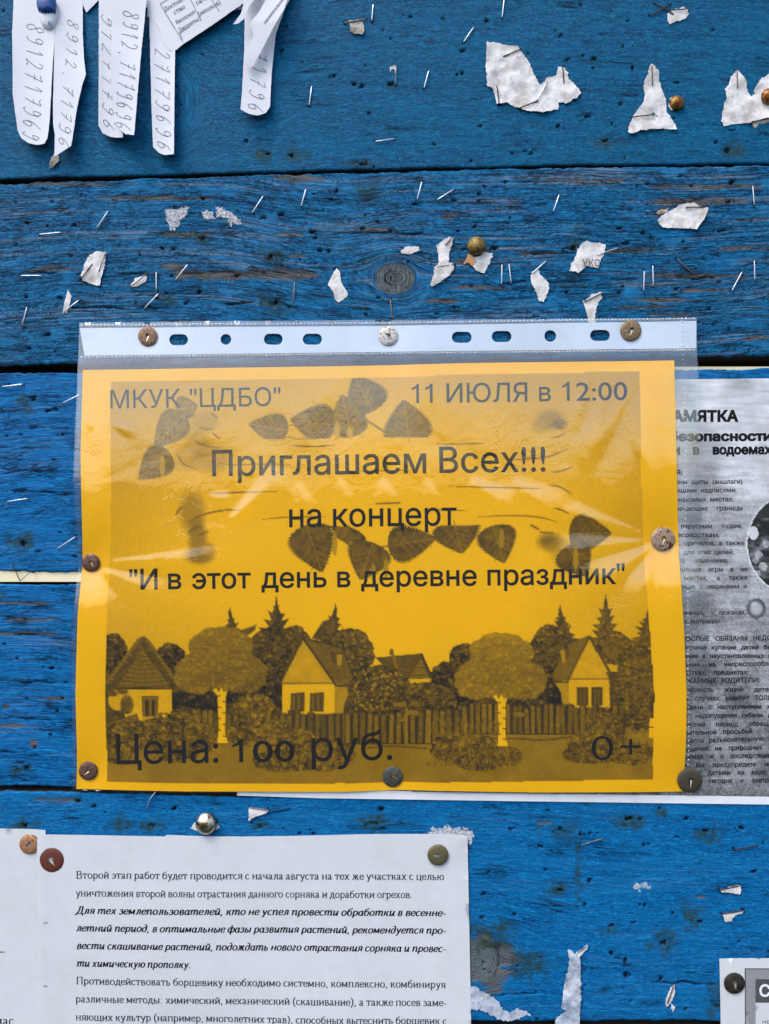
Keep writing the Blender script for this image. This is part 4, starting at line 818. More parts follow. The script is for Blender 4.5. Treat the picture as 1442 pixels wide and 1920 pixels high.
    # bushes before the fence and tufts of grass
    for i, (cx, cy, rx, ry, L, n, sz) in enumerate([(350, 1345, 22, 16, .42, 26, 6), (300, 1375, 34, 26, .40, 60, 6), (380, 1382, 30, 22, .44, 50, 5), (478, 1322, 34, 18, .44, 50, 5), (466, 1372, 34, 20, .42, 50, 6), (236, 1385, 34, 30, .40, 60, 5), (520, 1370, 26, 18, .46, 40, 6), (560, 1390, 26, 20, .46, 50, 6), (230, 1415, 30, 14, .40, 40, 4), (330, 1412, 40, 12, .38, 40, 4),
        (600, 1415, 60, 24, .42, 110, 5), (530, 1425, 50, 16, .40, 80, 5), (870, 1402, 58, 26, .42, 120, 5), (900, 1426, 40, 14, .36, 60, 4), (940, 1416, 34, 16, .40, 60, 4), (1120, 1395, 50, 26, .44, 110, 5), (1110, 1412, 52, 14, .38, 80, 4), (1180, 1412, 44, 16, .42, 80, 4), (1130, 1352, 30, 16, .42, 50, 5)]):
        F_(cx, cy, rx, ry, L, 90 + i, n, sz, .11, .08)
    r = random.Random(12)
    for (x0, x1, y) in ((500, 660, 1436), (800, 976, 1436), (1056, 1222, 1426), (205, 330, 1424), (800, 940, 1380), (1080, 1150, 1376)):
        for i in range(int((x1 - x0) * 1.1)):
            x = r.uniform(x0, x1); yy = y - r.random() ** 2 * 34; R.line([(x, yy), (x + r.uniform(-6, 6), yy - r.uniform(4, 11))], 1.3, r.choice((.26, .32, .5, .56)), .8)
    # two birches
    for (cx, cy, sc_, L, seed, tx) in ((415, 1240, 1., .50, 201, 415), (938, 1252, 1., .54, 202, 938)):
        R.foliage(cx, cy - 26, 52, 32, L + .02, seed, 120, 8, .05, .03); R.foliage(cx - 44, cy + 22, 34, 30, L, seed + 1, 90, 8, .05, .03); R.foliage(cx + 42, cy + 22, 36, 30, L - .03, seed + 2, 90, 8, .05, .03); R.foliage(cx, cy + 8, 50, 40, L, seed + 3, 170, 8, .05, .03)
        rr = random.Random(seed)
        for i in range(26):
            x = cx + rr.uniform(-60, 50); y = cy + rr.uniform(-40, 34); P = [(x + j * 4, y - 3 * abs(math.sin(j * 1.3 + i))) for j in range(rr.randint(4, 9))]; R.line(P, 1.5, L - .18, .8)
        ty = cy + 52; by = 1393 if tx == 415 else 1398
        R.poly([(tx - 8, ty - 4), (tx - 4, ty + 4), (tx + 2, ty - 6), (tx + 6, ty + 4), (tx + 13, ty), (tx + 10, ty + 14), (tx + 9, by - 20), (tx + 15, by), (tx - 7, by), (tx - 4, by - 30), (tx - 6, ty + 12), (tx - 16, ty)], .97, .02, 8, (1.2, .3))
        for i in range(8): yy = ty + 12 + i * (by - ty - 16) / 8; sx = tx + (-3, 7)[i % 2]; R.line([(sx - 2.4, yy), (sx + 2.4, yy + rr.uniform(-1, 1))], 2.0, .15)
    R.poly([(1216, 1345), (1226, 1345), (1226, 1382), (1214, 1382)], .94); R.line([(1214, 1362), (1222, 1362)], 2, .15); R.blob(1222, 1322, 8, 14, .2)
    R.A += fbm(X_, Y_, 2.2, 40, 2) * .055 + RNG.normal(0, .016, R.A.shape) + .012 * np.sin(X_ * 2.1) 
    return R
ART = poster_art()
PAPER = np.array([.99, .53, .0])
# poster outline and picture outline as side curves
pL = edge([(695, 157), (770, 155), (850, 153), (1000, 156), (1055, 156), (1150, 148), (1300, 144), (1400, 146), (1480, 145)])
pR = edge([(677, 1262), (800, 1265), (960, 1269), (1050, 1272), (1200, 1281), (1300, 1285), (1400, 1284), (1483, 1280)])
pT = edge([(157, 695), (500, 690), (640, 688), (900, 682), (1262, 677)]); pB = edge([(145, 1478), (350, 1482), (640, 1483), (760, 1480), (1000, 1484), (1283, 1483)])
aL = edge([(712, 209), (850, 209), (1000, 210), (1120, 203), (1190, 201), (1300, 200), (1465, 203)]); aR = edge([(700, 1197), (900, 1201), (1060, 1207), (1150, 1214), (1300, 1225), (1458, 1222)])
aT = edge([(205, 716), (640, 710), (1200, 697)]); aB = edge([(200, 1465), (500, 1468), (900, 1465), (1230, 1459)])
def coons(L, Rr, T, B, u, v, y0, y1):
    yl = y0 + (y1 - y0) * v; x = L(yl) * (1 - u) + Rr(yl) * u; y = T(x) * (1 - v) + B(x) * v; return x, y
PINS_SLEEVE = [(278, 632), (728, 631), (1181, 621), (172, 1055), (1242, 1011), (167, 1443), (736, 1455), (1291, 1461)]
def pinch(x, y, r=42):
    d = 0
    for (a, b) in PINS_SLEEVE: d = np.maximum(d, np.exp(-((x - a) ** 2 + (y - b) ** 2) / (2 * r * r)))
    return d
def H_paper(x, y):
    base = 1.0 * MM + (fbm(x, y, 330, 21, 2) + .5) * .6 * MM + fbm(x, y, 110, 5, 2) * .08 * MM
    return base * (1 - .75 * pinch(x, y, 46)) + .35 * MM
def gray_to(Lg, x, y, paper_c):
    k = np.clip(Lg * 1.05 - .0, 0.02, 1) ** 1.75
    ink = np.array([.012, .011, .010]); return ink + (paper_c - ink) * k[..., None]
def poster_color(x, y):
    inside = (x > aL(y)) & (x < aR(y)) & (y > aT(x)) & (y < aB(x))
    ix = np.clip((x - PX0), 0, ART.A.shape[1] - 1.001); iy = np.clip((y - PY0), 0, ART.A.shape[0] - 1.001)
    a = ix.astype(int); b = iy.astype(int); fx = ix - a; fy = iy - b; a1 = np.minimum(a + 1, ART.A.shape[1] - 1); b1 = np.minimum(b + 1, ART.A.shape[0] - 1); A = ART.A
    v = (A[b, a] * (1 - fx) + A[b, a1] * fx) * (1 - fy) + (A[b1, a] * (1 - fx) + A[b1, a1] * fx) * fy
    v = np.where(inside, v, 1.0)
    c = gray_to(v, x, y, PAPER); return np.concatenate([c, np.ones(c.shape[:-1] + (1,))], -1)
def make_poster():
    root = empty('concert_poster', W(700, 1480, 1 * MM), label='orange village concert poster inside the clear punched sleeve', cat='poster')
    ny, nx = 400, 570; u, v = np.meshgrid(np.linspace(0, 1, nx), np.linspace(0, 1, ny)); x, y = coons(pL, pR, pT, pB, u, v, 690, 1481)
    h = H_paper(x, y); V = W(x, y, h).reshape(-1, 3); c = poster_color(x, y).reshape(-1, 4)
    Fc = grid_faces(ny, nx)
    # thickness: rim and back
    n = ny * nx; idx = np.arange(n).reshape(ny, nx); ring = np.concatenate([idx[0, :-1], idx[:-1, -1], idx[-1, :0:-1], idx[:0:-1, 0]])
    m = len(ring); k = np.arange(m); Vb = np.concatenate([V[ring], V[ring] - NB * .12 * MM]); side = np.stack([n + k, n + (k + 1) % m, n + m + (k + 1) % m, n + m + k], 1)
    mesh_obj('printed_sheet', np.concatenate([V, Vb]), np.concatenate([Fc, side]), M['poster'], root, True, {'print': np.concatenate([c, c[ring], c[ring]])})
    f = lambda x, y: H_paper(x, y) + .05 * MM
    for wds, x0, x1, y0, y1, em, b in [(['МКУК', '"ЦДБО"'], 209, 527, 767, 762, 48, -.004), (['11'], 772, 811, 757, 756.5, 49, 0), (['ИЮЛЯ'], 837, 988, 756, 754, 49, 0), (['в'], 1010, 1032, 753.5, 753, 49, 0), (['12:00'], 1053, 1175, 752.5, 751, 49, 0), (['Приглашаем', 'Всех!!!'], 399, 1022, 893, 884, 66, .004), (['на', 'концерт'], 543, 856, 988.5, 985, 60, .004),
        (['"И', 'в', 'этот', 'день', 'в', 'деревне', 'праздник"'], 244, 1170, 1105, 1094, 52, .008), (['Цена:'], 220, 411, 1431, 1428, 77, .0), (['100'], 437, 554, 1428, 1426, 57, .004), (['руб.'], 585, 736, 1425, 1423, 77, .0), (['0'], 1107, 1148, 1424, 1424, 68, -.014), (['+'], 1161, 1200, 1420, 1420, 62, -.012)]:
        V2, F2 = lay(wds, x0, x1, em, .37, lambda wd: word_sans(wd, b + .006), False)
        print_lines('lettering', [(V2, F2, y0, y1, x0, x1)], f, M['ink'], root, 12)
make_poster()

# ------------------------------------------------------------------ clear punched sleeve
def rot_oval(cx, cy, w_, h_, n=24):
    r = h_ / 2; P = []
    for i in range(n):
        t = 2 * math.pi * i / n; P.append((cx + (w_ / 2 - r) * (1 if math.cos(t) > 1e-6 else -1 if math.cos(t) < -1e-6 else 0) + r * math.cos(t), cy + r * math.sin(t)))
    return np.array(P)
SLOTS = [rot_oval(336, 638, 35, 21), rot_oval(424.5, 637.5, 20, 20), rot_oval(513, 637, 35, 21), rot_oval(586, 637, 36, 21), rot_oval(865.5, 633.5, 37, 21), rot_oval(940, 632, 37, 21), rot_oval(1031, 631, 22, 21.5), rot_oval(1124, 630, 37, 21)]
RIDGE = [(1225, 1008, 1040, 958, 9, .9), (1225, 1004, 1120, 900, 12, .7), (1225, 1014, 1010, 1040, 12, .8), (1228, 1020, 1080, 1120, 16, 1.0), (1232, 1028, 1150, 1230, 20, .9), (1240, 1030, 1250, 1200, 16, .6), (1236, 990, 1180, 760, 14, .8), (1200, 700, 1100, 860, 12, .8), (1110, 690, 1075, 800, 7, .7),
  (1140, 700, 1110, 830, 8, .6), (1180, 650, 1240, 800, 12, .6), (190, 1055, 420, 1046, 13, .8), (190, 1066, 330, 1128, 20, .7), (172, 1035, 170, 880, 14, .4), (430, 980, 520, 900, 14, .8), (390, 930, 430, 935, 6, .5),
  (880, 900, 960, 960, 20, .7), (960, 900, 1030, 960, 22, .8), (560, 905, 575, 960, 12, .35), (640, 900, 650, 950, 10, .35), (720, 900, 728, 940, 10, .4), (800, 900, 812, 945, 10, .4), (160, 790, 180, 800, 6, .4), (210, 795, 260, 810, 7, .4), (700, 640, 560, 800, 22, .35), (760, 640, 840, 800, 26, .35),
  (1290, 1440, 1250, 1330, 12, .5), (1300, 1440, 1330, 1240, 12, .5), (1300, 700, 1270, 760, 8, .6), (1290, 780, 1310, 830, 9, .5), (1275, 1090, 1310, 1120, 10, .6), (1300, 1020, 1320, 1060, 10, .6)]
def H_film(x, y):
    h = H_paper(x, y) + .35 * MM + (fbm(x, y, 150, 31, 2) + .4) * .34 * MM + fbm(x, y, 46, 33, 2) * .05 * MM
    for (x0, y0, x1, y1, wd, am) in RIDGE:
        dx, dy = x1 - x0, y1 - y0; L2 = dx * dx + dy * dy; t = ((x - x0) * dx + (y - y0) * dy) / L2
        d = ((x - x0) * dy - (y - y0) * dx) / math.sqrt(L2); ww = wd * (.3 + 1.9 * np.clip(t, 0, 1))
        e = np.clip(t / .12, 0, 1) * np.clip((1.15 - t) / .5, 0, 1)
        q = 1 - np.sqrt((d / ww) ** 2 + .015) ; q = np.where(d > 0, q, 1 - np.sqrt((d / ww * .6) ** 2 + .015)); h = h + am * (.35 + .6 * np.clip(t, 0, 1)) * MM * np.clip(q, 0, 1) * e
    for (a, b, am) in ((172, 1055, 1.9), (1242, 1011, 2.2)):
        g = 1 - np.exp(-((x - a) ** 2 / (2 * 120. ** 2) + (y - b) ** 2 / (2 * 62. ** 2))); far = np.exp(-((x - a) ** 2 / (2 * 230. ** 2) + (y - b) ** 2 / (2 * 210. ** 2)))
        h = h + am * MM * g * far
    p = pinch(x, y, 17)
    strip = np.clip((690 - y) / 22, 0, 1)
    h = h * (1 - strip) + (1.1 * MM + fbm(x, y, 200, 3, 2) * .7 * MM + fbm(x, y, 40, 3) * .06 * MM) * strip
    return np.maximum(h * (1 - .5 * p), H_paper(x, y) * (1 - strip) + .14 * MM)
sT = edge([(140, 606), (700, 601), (1310, 597)]); sB = edge([(130, 1479), (350, 1485), (700, 1486), (1000, 1488), (1335, 1489)])
sL = edge([(600, 150), (720, 148), (900, 142), (1060, 149), (1200, 138), (1480, 138)]); sR = edge([(590, 1305), (760, 1306), (900, 1309), (1050, 1315), (1200, 1321), (1350, 1328), (1490, 1331)])
def sleeve_outline(step=8):
    P = [(x, float(sT(x))) for x in np.arange(150, 1305, step)]; P += [(float(sR(y)), y) for y in np.arange(598, 1488, step)]
    P += [(x, float(sB(x))) for x in np.arange(1330, 139, -step)]; P += [(float(sL(y)), y) for y in np.arange(1478, 607, -step)]
    return np.array(P)
def make_sleeve():
    root = empty('punched_sleeve', W(700, 1487, 1 * MM), label='clear plastic punched sleeve with white binding strip around the orange poster', cat='plastic sleeve')
    P = sleeve_outline(); V, T = tri_sheet(P, 5.2, SLOTS)
    mesh_obj('front_film', W(V[:, 0], V[:, 1], H_film(V[:, 0], V[:, 1])), T, M['film'], root)
    V, T = tri_sheet(P, 12, SLOTS)
    hb = lambda x, y: np.clip(H_paper(x, y) - .45 * MM, .3 * MM, None)
    mesh_obj('back_film', W(V[:, 0], V[:, 1], hb(V[:, 0], V[:, 1])), T, M['film_back'], root)
    S0 = edge([(150, 616), (700, 612), (1305, 603)]); S1 = edge([(150, 668), (700, 661), (1305, 654)])
    P = [(x, float(S0(x))) for x in np.arange(151, 1304, 10)] + [(1304, 603), (1304, 654)] + [(x, float(S1(x))) for x in np.arange(1300, 150, -10)]
    V, T = tri_sheet(np.array(P), 6, SLOTS)
    V3, T = solid(W(V[:, 0], V[:, 1], H_film(V[:, 0], V[:, 1]) - .12 * MM), T, .15 * MM)
    mesh_obj('binding_strip', V3, T, M['strip'], root)
    # weld seams: rows of tiny embossed rings, and one dashed vertical weld
    Vs, Fs, n = [], [], 0
    pts = [(x, float(f(x)) + o) for f, o in ((S0, -4.5), (S1, 3.5)) for x in np.arange(155, 1302, 7.2)] + [(1278 + (y - 600) * .012, y) for y in np.arange(604, 1480, 9.)]
    for (x, y) in pts:
        t = np.linspace(0, 2 * math.pi, 9)[:-1]; hh = float(H_film(np.array([x]), np.array([y]))[0])
        for rr_, dh in ((3.0, .04), (2.2, .22), (1.3, .22), (.8, .05)):
            rr_ *= .55 if x > 1277 and y > 612 and abs(y - 657) > 8 else 1
            Vs.append(W(x + rr_ * np.cos(t), y + rr_ * .8 * np.sin(t), hh + dh * MM))
        for q in range(3): Fs += [(n + q * 8 + i, n + q * 8 + (i + 1) % 8, n + q * 8 + 8 + (i + 1) % 8, n + q * 8 + 8 + i) for i in range(8)]
        n += 32
    o = mesh_obj('weld_dots', np.concatenate(Vs), np.array(Fs), M['film_back' if False else 'weld_clear'], root); o['kind'] = 'stuff'
M['weld_clear'] = mat_film('embossed_weld_plastic', 3.5, .3, 5.0)
make_sleeve()

# ------------------------------------------------------------------ grey safety leaflet behind the sleeve
mem_T = edge([(440, 722), (1262, 712), (1442, 710), (1700, 709)]); mem_B = edge([(445, 1491), (600, 1496), (1000, 1502), (1442, 1508), (1700, 1512)])
def H_memo(x, y): return .55 * MM + fbm(x, y, 160, 51, 3) * .25 * MM + np.clip((735 - y) / 30, 0, 1) * .35 * MM
def memo_color(x, y):
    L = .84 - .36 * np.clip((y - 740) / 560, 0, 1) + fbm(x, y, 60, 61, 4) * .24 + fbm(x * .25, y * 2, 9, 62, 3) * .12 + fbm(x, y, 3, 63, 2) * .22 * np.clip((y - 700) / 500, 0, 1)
    dx, dy = x - 1482, y - 1020; d = np.hypot(dx / 82, dy / 92)
    ph = .18 + fbm(x, y, 26, 70, 4) * .55 + fbm(x * .6, y, 6, 71, 3) * .30
    ph = np.where(y < 968 + (x - 1400) * .1, .10 + fbm(x, y, 10, 3) * .1, ph)
    ph = np.where(np.hypot((x - 1412) / 9, (y - 1000) / 13) < 1, .85, ph)
    for (a, b, r) in ((1422, 1040, 7), (1416, 1050, 6), (1430, 1062, 8), (1436, 1020, 7), (1420, 1075, 6)): ph = np.where(np.hypot(x - a, y - b) < r, .62 + fbm(x, y, 4, 9) * .3, ph)
    L = np.where(d < 1, ph, L); L = np.where(np.abs(d - 1) < .012, .95, L)
    e = np.hypot((x - 1417) / 18, (y - 1141) / 19); ball = .72 - .5 * e ** 3 + .25 * np.clip(1 - np.hypot((x - 1411) / 9, (y - 1131) / 6), 0, 1) - .15 * (np.abs(e - .75) < .1)
    L = np.where(e < 1, ball, L)
    L = np.where(y > mem_B(x) - 15, .97, np.where(y > mem_B(x) - 24, .42 + fbm(x, y, 3, 5) * .3, L)); L = np.where(x < 452, .97, L)
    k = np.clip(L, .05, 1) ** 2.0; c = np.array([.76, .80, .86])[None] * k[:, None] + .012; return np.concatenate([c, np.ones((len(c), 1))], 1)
def make_memo():
    root = empty('water_safety_leaflet', W(1300, 1505, .5 * MM), label='grey photocopied water safety leaflet with small dense text, behind the sleeve at the right edge', cat='leaflet')
    xs = np.concatenate([np.arange(445, 1240, 6.), np.arange(1240, 1460, 1.9), np.arange(1460, 1700, 12.)]); v = np.concatenate([np.linspace(0, .965, 400), np.linspace(.966, 1, 24)])
    x = np.broadcast_to(xs[None], (len(v), len(xs))); y = mem_T(x) * (1 - v[:, None]) + mem_B(x) * v[:, None]
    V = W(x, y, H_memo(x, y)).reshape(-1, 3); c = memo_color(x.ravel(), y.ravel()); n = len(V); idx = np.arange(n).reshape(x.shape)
    ring = np.concatenate([idx[0, :-1], idx[:-1, -1], idx[-1, :0:-1], idx[:0:-1, 0]]); m = len(ring); k = np.arange(m)
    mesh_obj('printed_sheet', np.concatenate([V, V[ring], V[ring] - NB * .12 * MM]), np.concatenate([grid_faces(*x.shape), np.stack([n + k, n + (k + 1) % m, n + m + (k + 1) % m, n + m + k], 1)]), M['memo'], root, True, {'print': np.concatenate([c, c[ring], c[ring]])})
    T = [('ПАМЯТКА', 1240, 1384, 790, 790, 27, .022), ('безопасности', 1254, 1446, 827, 826, 23, .022), ('и в водоемах', 1262, 1447, 852, 851, 23, .022), ('Я:', 1266, 1279, 890, 890, 12, .01), ('ены щиты (аншлаги)', 1266, 1391, 908, 907, 12, .0), ('ощими надписями;', 1266, 1380, 924, 923, 12, 0), ('знакомых местах;', 1266, 1374, 941, 940, 12, 0), ('начающие границы', 1266, 1391, 958, 957, 12, 0),
     ('парусным судам,', 1276, 1391, 991, 990, 12, 0), ('авсредствам;', 1262, 1348, 1007, 1007, 12, 0), ('к, причалов, а также', 1267, 1395, 1023, 1022, 12, 0), ('х для этих целей;', 1268, 1375, 1040, 1039, 12, 0), ('ного опьянения;', 1258, 1364, 1056, 1055, 12, 0), ('тивные игры в не', 1272, 1401, 1072, 1071, 12, 0), ('местах, а также', 1282, 1401, 1088, 1087, 12, 0), ('нные с нырянием и', 1274, 1399, 1104, 1103, 12, 0),
     ('ревнах, лежаках,', 1277, 1398, 1153, 1152, 12, 0), ('х матрацах.', 1282, 1352, 1169, 1168, 12, 0), ('ВЗРОСЛЫЕ ОБЯЗАНЫ НЕДО', 1262, 1446, 1202, 1200, 12.2, .008), ('одиночное купание детей без', 1262, 1450, 1218, 1217, 11.8, .008), ('купание в неустановленных м', 1262, 1448, 1234, 1233, 11.8, .008), ('плавание на неприспособле', 1258, 1446, 1250, 1248, 11.8, .006), ('средствах, предметах:', 1262, 1402, 1265, 1264, 11.8, .006), ('УВАЖАЕМЫЕ РОДИТЕЛИ!', 1262, 1423, 1281, 1279, 12.2, .008),
     ('Безопасность жизни детей', 1258, 1446, 1297, 1296, 11.8, .006), ('таких случаях зависит ТОЛЬ', 1260, 1446, 1313, 1312, 11.8, .006), ('В связи с наступлением ж', 1268, 1447, 1330, 1328, 11.8, .008), ('целях недопущения гибели д', 1260, 1446, 1346, 1344, 11.8, .008), ('летний период обраща', 1282, 1446, 1362, 1360, 11.8, .006), ('убедительной просьбой:', 1262, 1412, 1378, 1374, 11.8, .01), ('провести разъяснительную р', 1266, 1447, 1394, 1387, 11.8, .006),
     ('поведения на природных в', 1266, 1448, 1408, 1404, 11.8, .006), ('водоемах и о последствиях', 1262, 1448, 1422, 1420, 11.8, .006), ('и Вы предупредите не', 1282, 1446, 1438, 1436, 11.8, .004), ('своими детьми на воде,', 1270, 1438, 1453, 1451, 11.8, .004), ('людей сегодня и завтра', 1274, 1446, 1468, 1466, 11.8, .004)]
    lines = []
    for s, x0, x1, y0, y1, em, b in T:
        V2, F2 = lay(s.split(), x0, x1, em, .28, lambda wd: word_sans(wd, b * 1.7 + .016), True); lines.append((V2, F2, y0, y1, x0, x1))
    print_lines('printed_text', lines, lambda x, y: H_memo(x, y) + .06 * MM, M['ink'], root)
make_memo()

# ------------------------------------------------------------------ white leaflets at the bottom
def H_leaf(x, y): return .9 * MM + np.clip(fbm(x, y, 420, 17, 2), -.3, 1) * 1.6 * MM + np.clip(1 - np.hypot(x - 872, y - 1568) / 60, 0, 1) ** 2 * 1.2 * MM + fbm(x, y, 260, 81, 3) * .45 * MM + np.clip(1 - np.abs(x - 76) / 14, 0, 1) * .2 * MM - np.clip(1 - (x - 72) / 12, 0, 1) * .25 * MM + fbm(x, y, 45, 8, 2) * .05 * MM
def H_side(x, y): return .45 * MM + fbm(x, y, 160, 85, 2) * .2 * MM
def make_leaflets():
    root = empty('side_leaflet', W(40, 1960, .5 * MM), label='white paper cut off by the left edge, tucked under the hogweed leaflet', cat='leaflet')
    paper('sheet', [(-300, 1548), (0, 1553), (60, 1554), (86, 1556), (87, 1590), (96, 2150), (-300, 2150)], H_side, M['white_sheet'], root, 12)
    f = lambda x, y: H_side(x, y) + .06 * MM
    lines = []
    for s, x0, x1, y, em in (('пластмас', -70, 28, 1921, 26),):
        V2, F2 = lay([s], x0, x1, em, .3, word_serif, False); lines.append((V2, F2, y, y, x0, x1))
    print_lines('ruled_line', [(*ribbon(np.array([(-60, 0), (10, 0.)]), 1, .9), 1784, 1784, -60, 10)], f, M['ink_grey'], root); print_lines('printed_text', lines, f, M['ink_grey'], root)
    root = empty('hogweed_leaflet', W(480, 1990, 1 * MM), label='large white leaflet about weed spraying with serif text and bold italic paragraph', cat='leaflet')
    O_ = [(72, 1572), (86, 1563), (200, 1565), (310, 1567), (314, 1564), (400, 1567), (480, 1567), (560, 1566), (700, 1563), (830, 1563), (870, 1564), (876, 1566), (878, 1650), (881, 1800), (883, 1920), (886, 2160), (66, 2160), (71, 1800)]
    paper('sheet', O_, H_leaf, M['white_sheet'], root, 9, .12 * MM, 0)
    for (x, y) in ((88, 1728), (87, 1847)):     # old staple dents
        t = np.linspace(0, 2 * math.pi, 9)[:-1]; mesh_obj('punched_dent', W(x + 5 * np.cos(t), y + 2.6 * np.sin(t), H_leaf(x + 5 * np.cos(t), y + 2.6 * np.sin(t)) + .05 * MM), [tuple(range(8))[::-1]], M['dent'], root)
    A = [('Второй этап работ будет проводится с начала августа на тех же участках с целью', 144, 833, 1645, 1649, 20.5, 0), ('уничтожения второй волны отрастания данного сорняка и доработки огрехов.', 144, 774, 1678.5, 1683, 20.5, 0),
     ('Для тех землепользователей, кто не успел провести обработки в весенне-', 144, 836, 1711, 1717, 20.5, 1), ('летний период, в оптимальные фазы развития растений, рекомендуется про-', 144, 836, 1743.5, 1750, 20.5, 1), ('вести скашивание растений, подождать нового отрастания сорняка и провес-', 145, 836, 1776.5, 1784, 20.5, 1), ('ти химическую прополку.', 145, 359, 1809.5, 1812.5, 20.5, 1),
     ('Противодействовать борщевику необходимо системно, комплексно, комбинируя', 144, 836, 1843, 1851, 20.5, 0), ('различные методы: химический, механический (скашивание), а также посев заме-', 143, 838, 1877, 1885, 20.5, 0), ('няющих культур (например, многолетних трав), способных вытеснить борщевик с', 143, 838, 1911, 1919, 20.5, 0), ('данного участка в течение нескольких лет подряд.', 143, 600, 1944, 1950, 20.5, 0)]
    reg, bld = [], []
    for s, x0, x1, y0, y1, em, b in A:
        fn = (lambda wd: word_serif(wd, .022, True)) if b else (lambda wd: word_serif(wd, .004, False))
        V2, F2 = lay(s.split(), x0, x1, em, .25, fn, True); (bld if b else reg).append((V2, F2, y0, y1, x0, x1))
    f = lambda x, y: H_leaf(x, y) + .07 * MM
    print_lines('regular_text', reg, f, M['ink_grey'], root); print_lines('bold_italic_text', bld, f, M['ink'], root)
    # corner notice
    root = empty('corner_notice', W(1400, 1990, 1 * MM), label='white notice with framed dark header in the bottom right corner', cat='notice')
    fh = lambda x, y: .8 * MM + fbm(x, y, 140, 91, 2) * .3 * MM; f1 = lambda d: (lambda x, y: fh(x, y) + d * MM)
    paper('sheet', [(1348, 1796), (1450, 1795), (1700, 1794), (1700, 2150), (1351, 2150), (1350, 1900)], fh, M['white_sheet'], root, 10)
    def band(name, P, d, mat, st=9): V, T = tri_sheet(densify(P, st), st); mesh_obj(name, W(V[:, 0], V[:, 1], fh(V[:, 0], V[:, 1]) + d * MM), T, mat, root)
    band('grey_border', [(1395, 1814), (1690, 1813), (1690, 2140), (1396, 2140)], .05, M['print_dark']); band('grey_border_fill', [(1397, 1816), (1688, 1815), (1688, 2138), (1398, 2138)], .09, M['print_grey'])
    band('inner_panel', [(1415, 1834), (1670, 1833), (1670, 2120), (1416, 2120)], .13, M['white_sheet']); band('header_box', [(1415, 1834), (1670, 1833), (1670, 1878), (1415, 1878)], .17, M['print_dark'])
    V2, F2 = lay(['СОБЕС'], 1422, 1525, 30, .3, lambda wd: word_sans(wd, .03), False); print_lines('header_text', [(V2, F2, 1866, 1866, 1422, 1525)], f1(.22), M['white_ink'], root)
    V2, F2 = lay(['НЕ', 'ПОДЛЕЖИТ'], 1428, 1510, 8, .3, word_sans, False); print_lines('small_text', [(V2, F2, 1917, 1917, 1428, 1510)], f1(.18), M['ink'], root)
M['dent'] = mat_simple('dented_grey_paper', lin(160, 164, 172), .8); M['print_grey'] = mat_simple('grey_dotted_print', lin(150, 152, 156), .7, 0, 1500, .2, lin(120, 122, 126)); M['print_dark'] = mat_simple('dark_grey_print', lin(84, 85, 88), .7, 0, 1500, .2, lin(56, 57, 60))
make_leaflets()

# ------------------------------------------------------------------ tear-off advert
DIG = {'8': [[(.75, .85), (.5, 1), (.25, .85), (.3, .65), (.65, .35), (.7, .12), (.45, 0), (.2, .12), (.25, .38), (.7, .7), (.75, .85)]], '9': [[(.7, .8), (.45, .98), (.22, .78), (.35, .55), (.65, .65), (.72, .85), (.68, .3), (.4, 0), (.15, .08)]],
 '1': [[(.2, .7), (.55, 1), (.5, .5), (.45, 0)]], '2': [[(.2, .78), (.4, 1), (.68, .85), (.6, .5), (.15, .03), (.4, .1), (.8, .02)]], '7': [[(.15, .92), (.45, .88), (.8, .98), (.55, .5), (.4, 0)], [(.25, .5), (.75, .52)]],
 '6': [[(.7, .98), (.35, .7), (.2, .3), (.35, .02), (.65, .12), (.65, .38), (.4, .48), (.22, .3)]], '.': [[(.4, .0), (.35, -.12)]], '4': [[(.3, 1), (.2, .5), (.7, .5)], [(.75, .95), (.6, 0)]], '0': [[(.5, 1), (.22, .6), (.3, .05), (.6, .1), (.75, .6), (.5, 1)]]}
def handwriting(txt, x0, y0, x1, y1, size, hf, parent, seed=0):
    """pen strokes running down a strip, tops of the digits to the right"""
    r = random.Random(seed); n = len(txt); Vs, Fs, k = [], [], 0
    for i, ch in enumerate(txt):
        f = i / max(1, n - 1); cx = x0 + (x1 - x0) * f; cy = y0 + (y1 - y0) * f; stp = (y1 - y0) / n
        for st in DIG.get(ch, DIG['1']):
            P = sm([(a * .8 + r.uniform(-.06, .06) + b * .45, b + r.uniform(-.05, .05)) for a, b in st], 4)
            X_ = cx + (P[:, 1] - .5) * size; Y_ = cy + (P[:, 0] - .5) * stp * 1.05
            v, f_ = ribbon(np.stack([X_, Y_], 1), .55, .55); Vs.append(v); Fs += [tuple(q + k for q in g)[::-1] for g in f_]; k += len(v)
    V = np.concatenate(Vs); return mesh_obj('handwriting', W(V[:, 0], V[:, 1], hf(V[:, 0], V[:, 1]) + .12 * MM), Fs, M['pen'], parent, False)
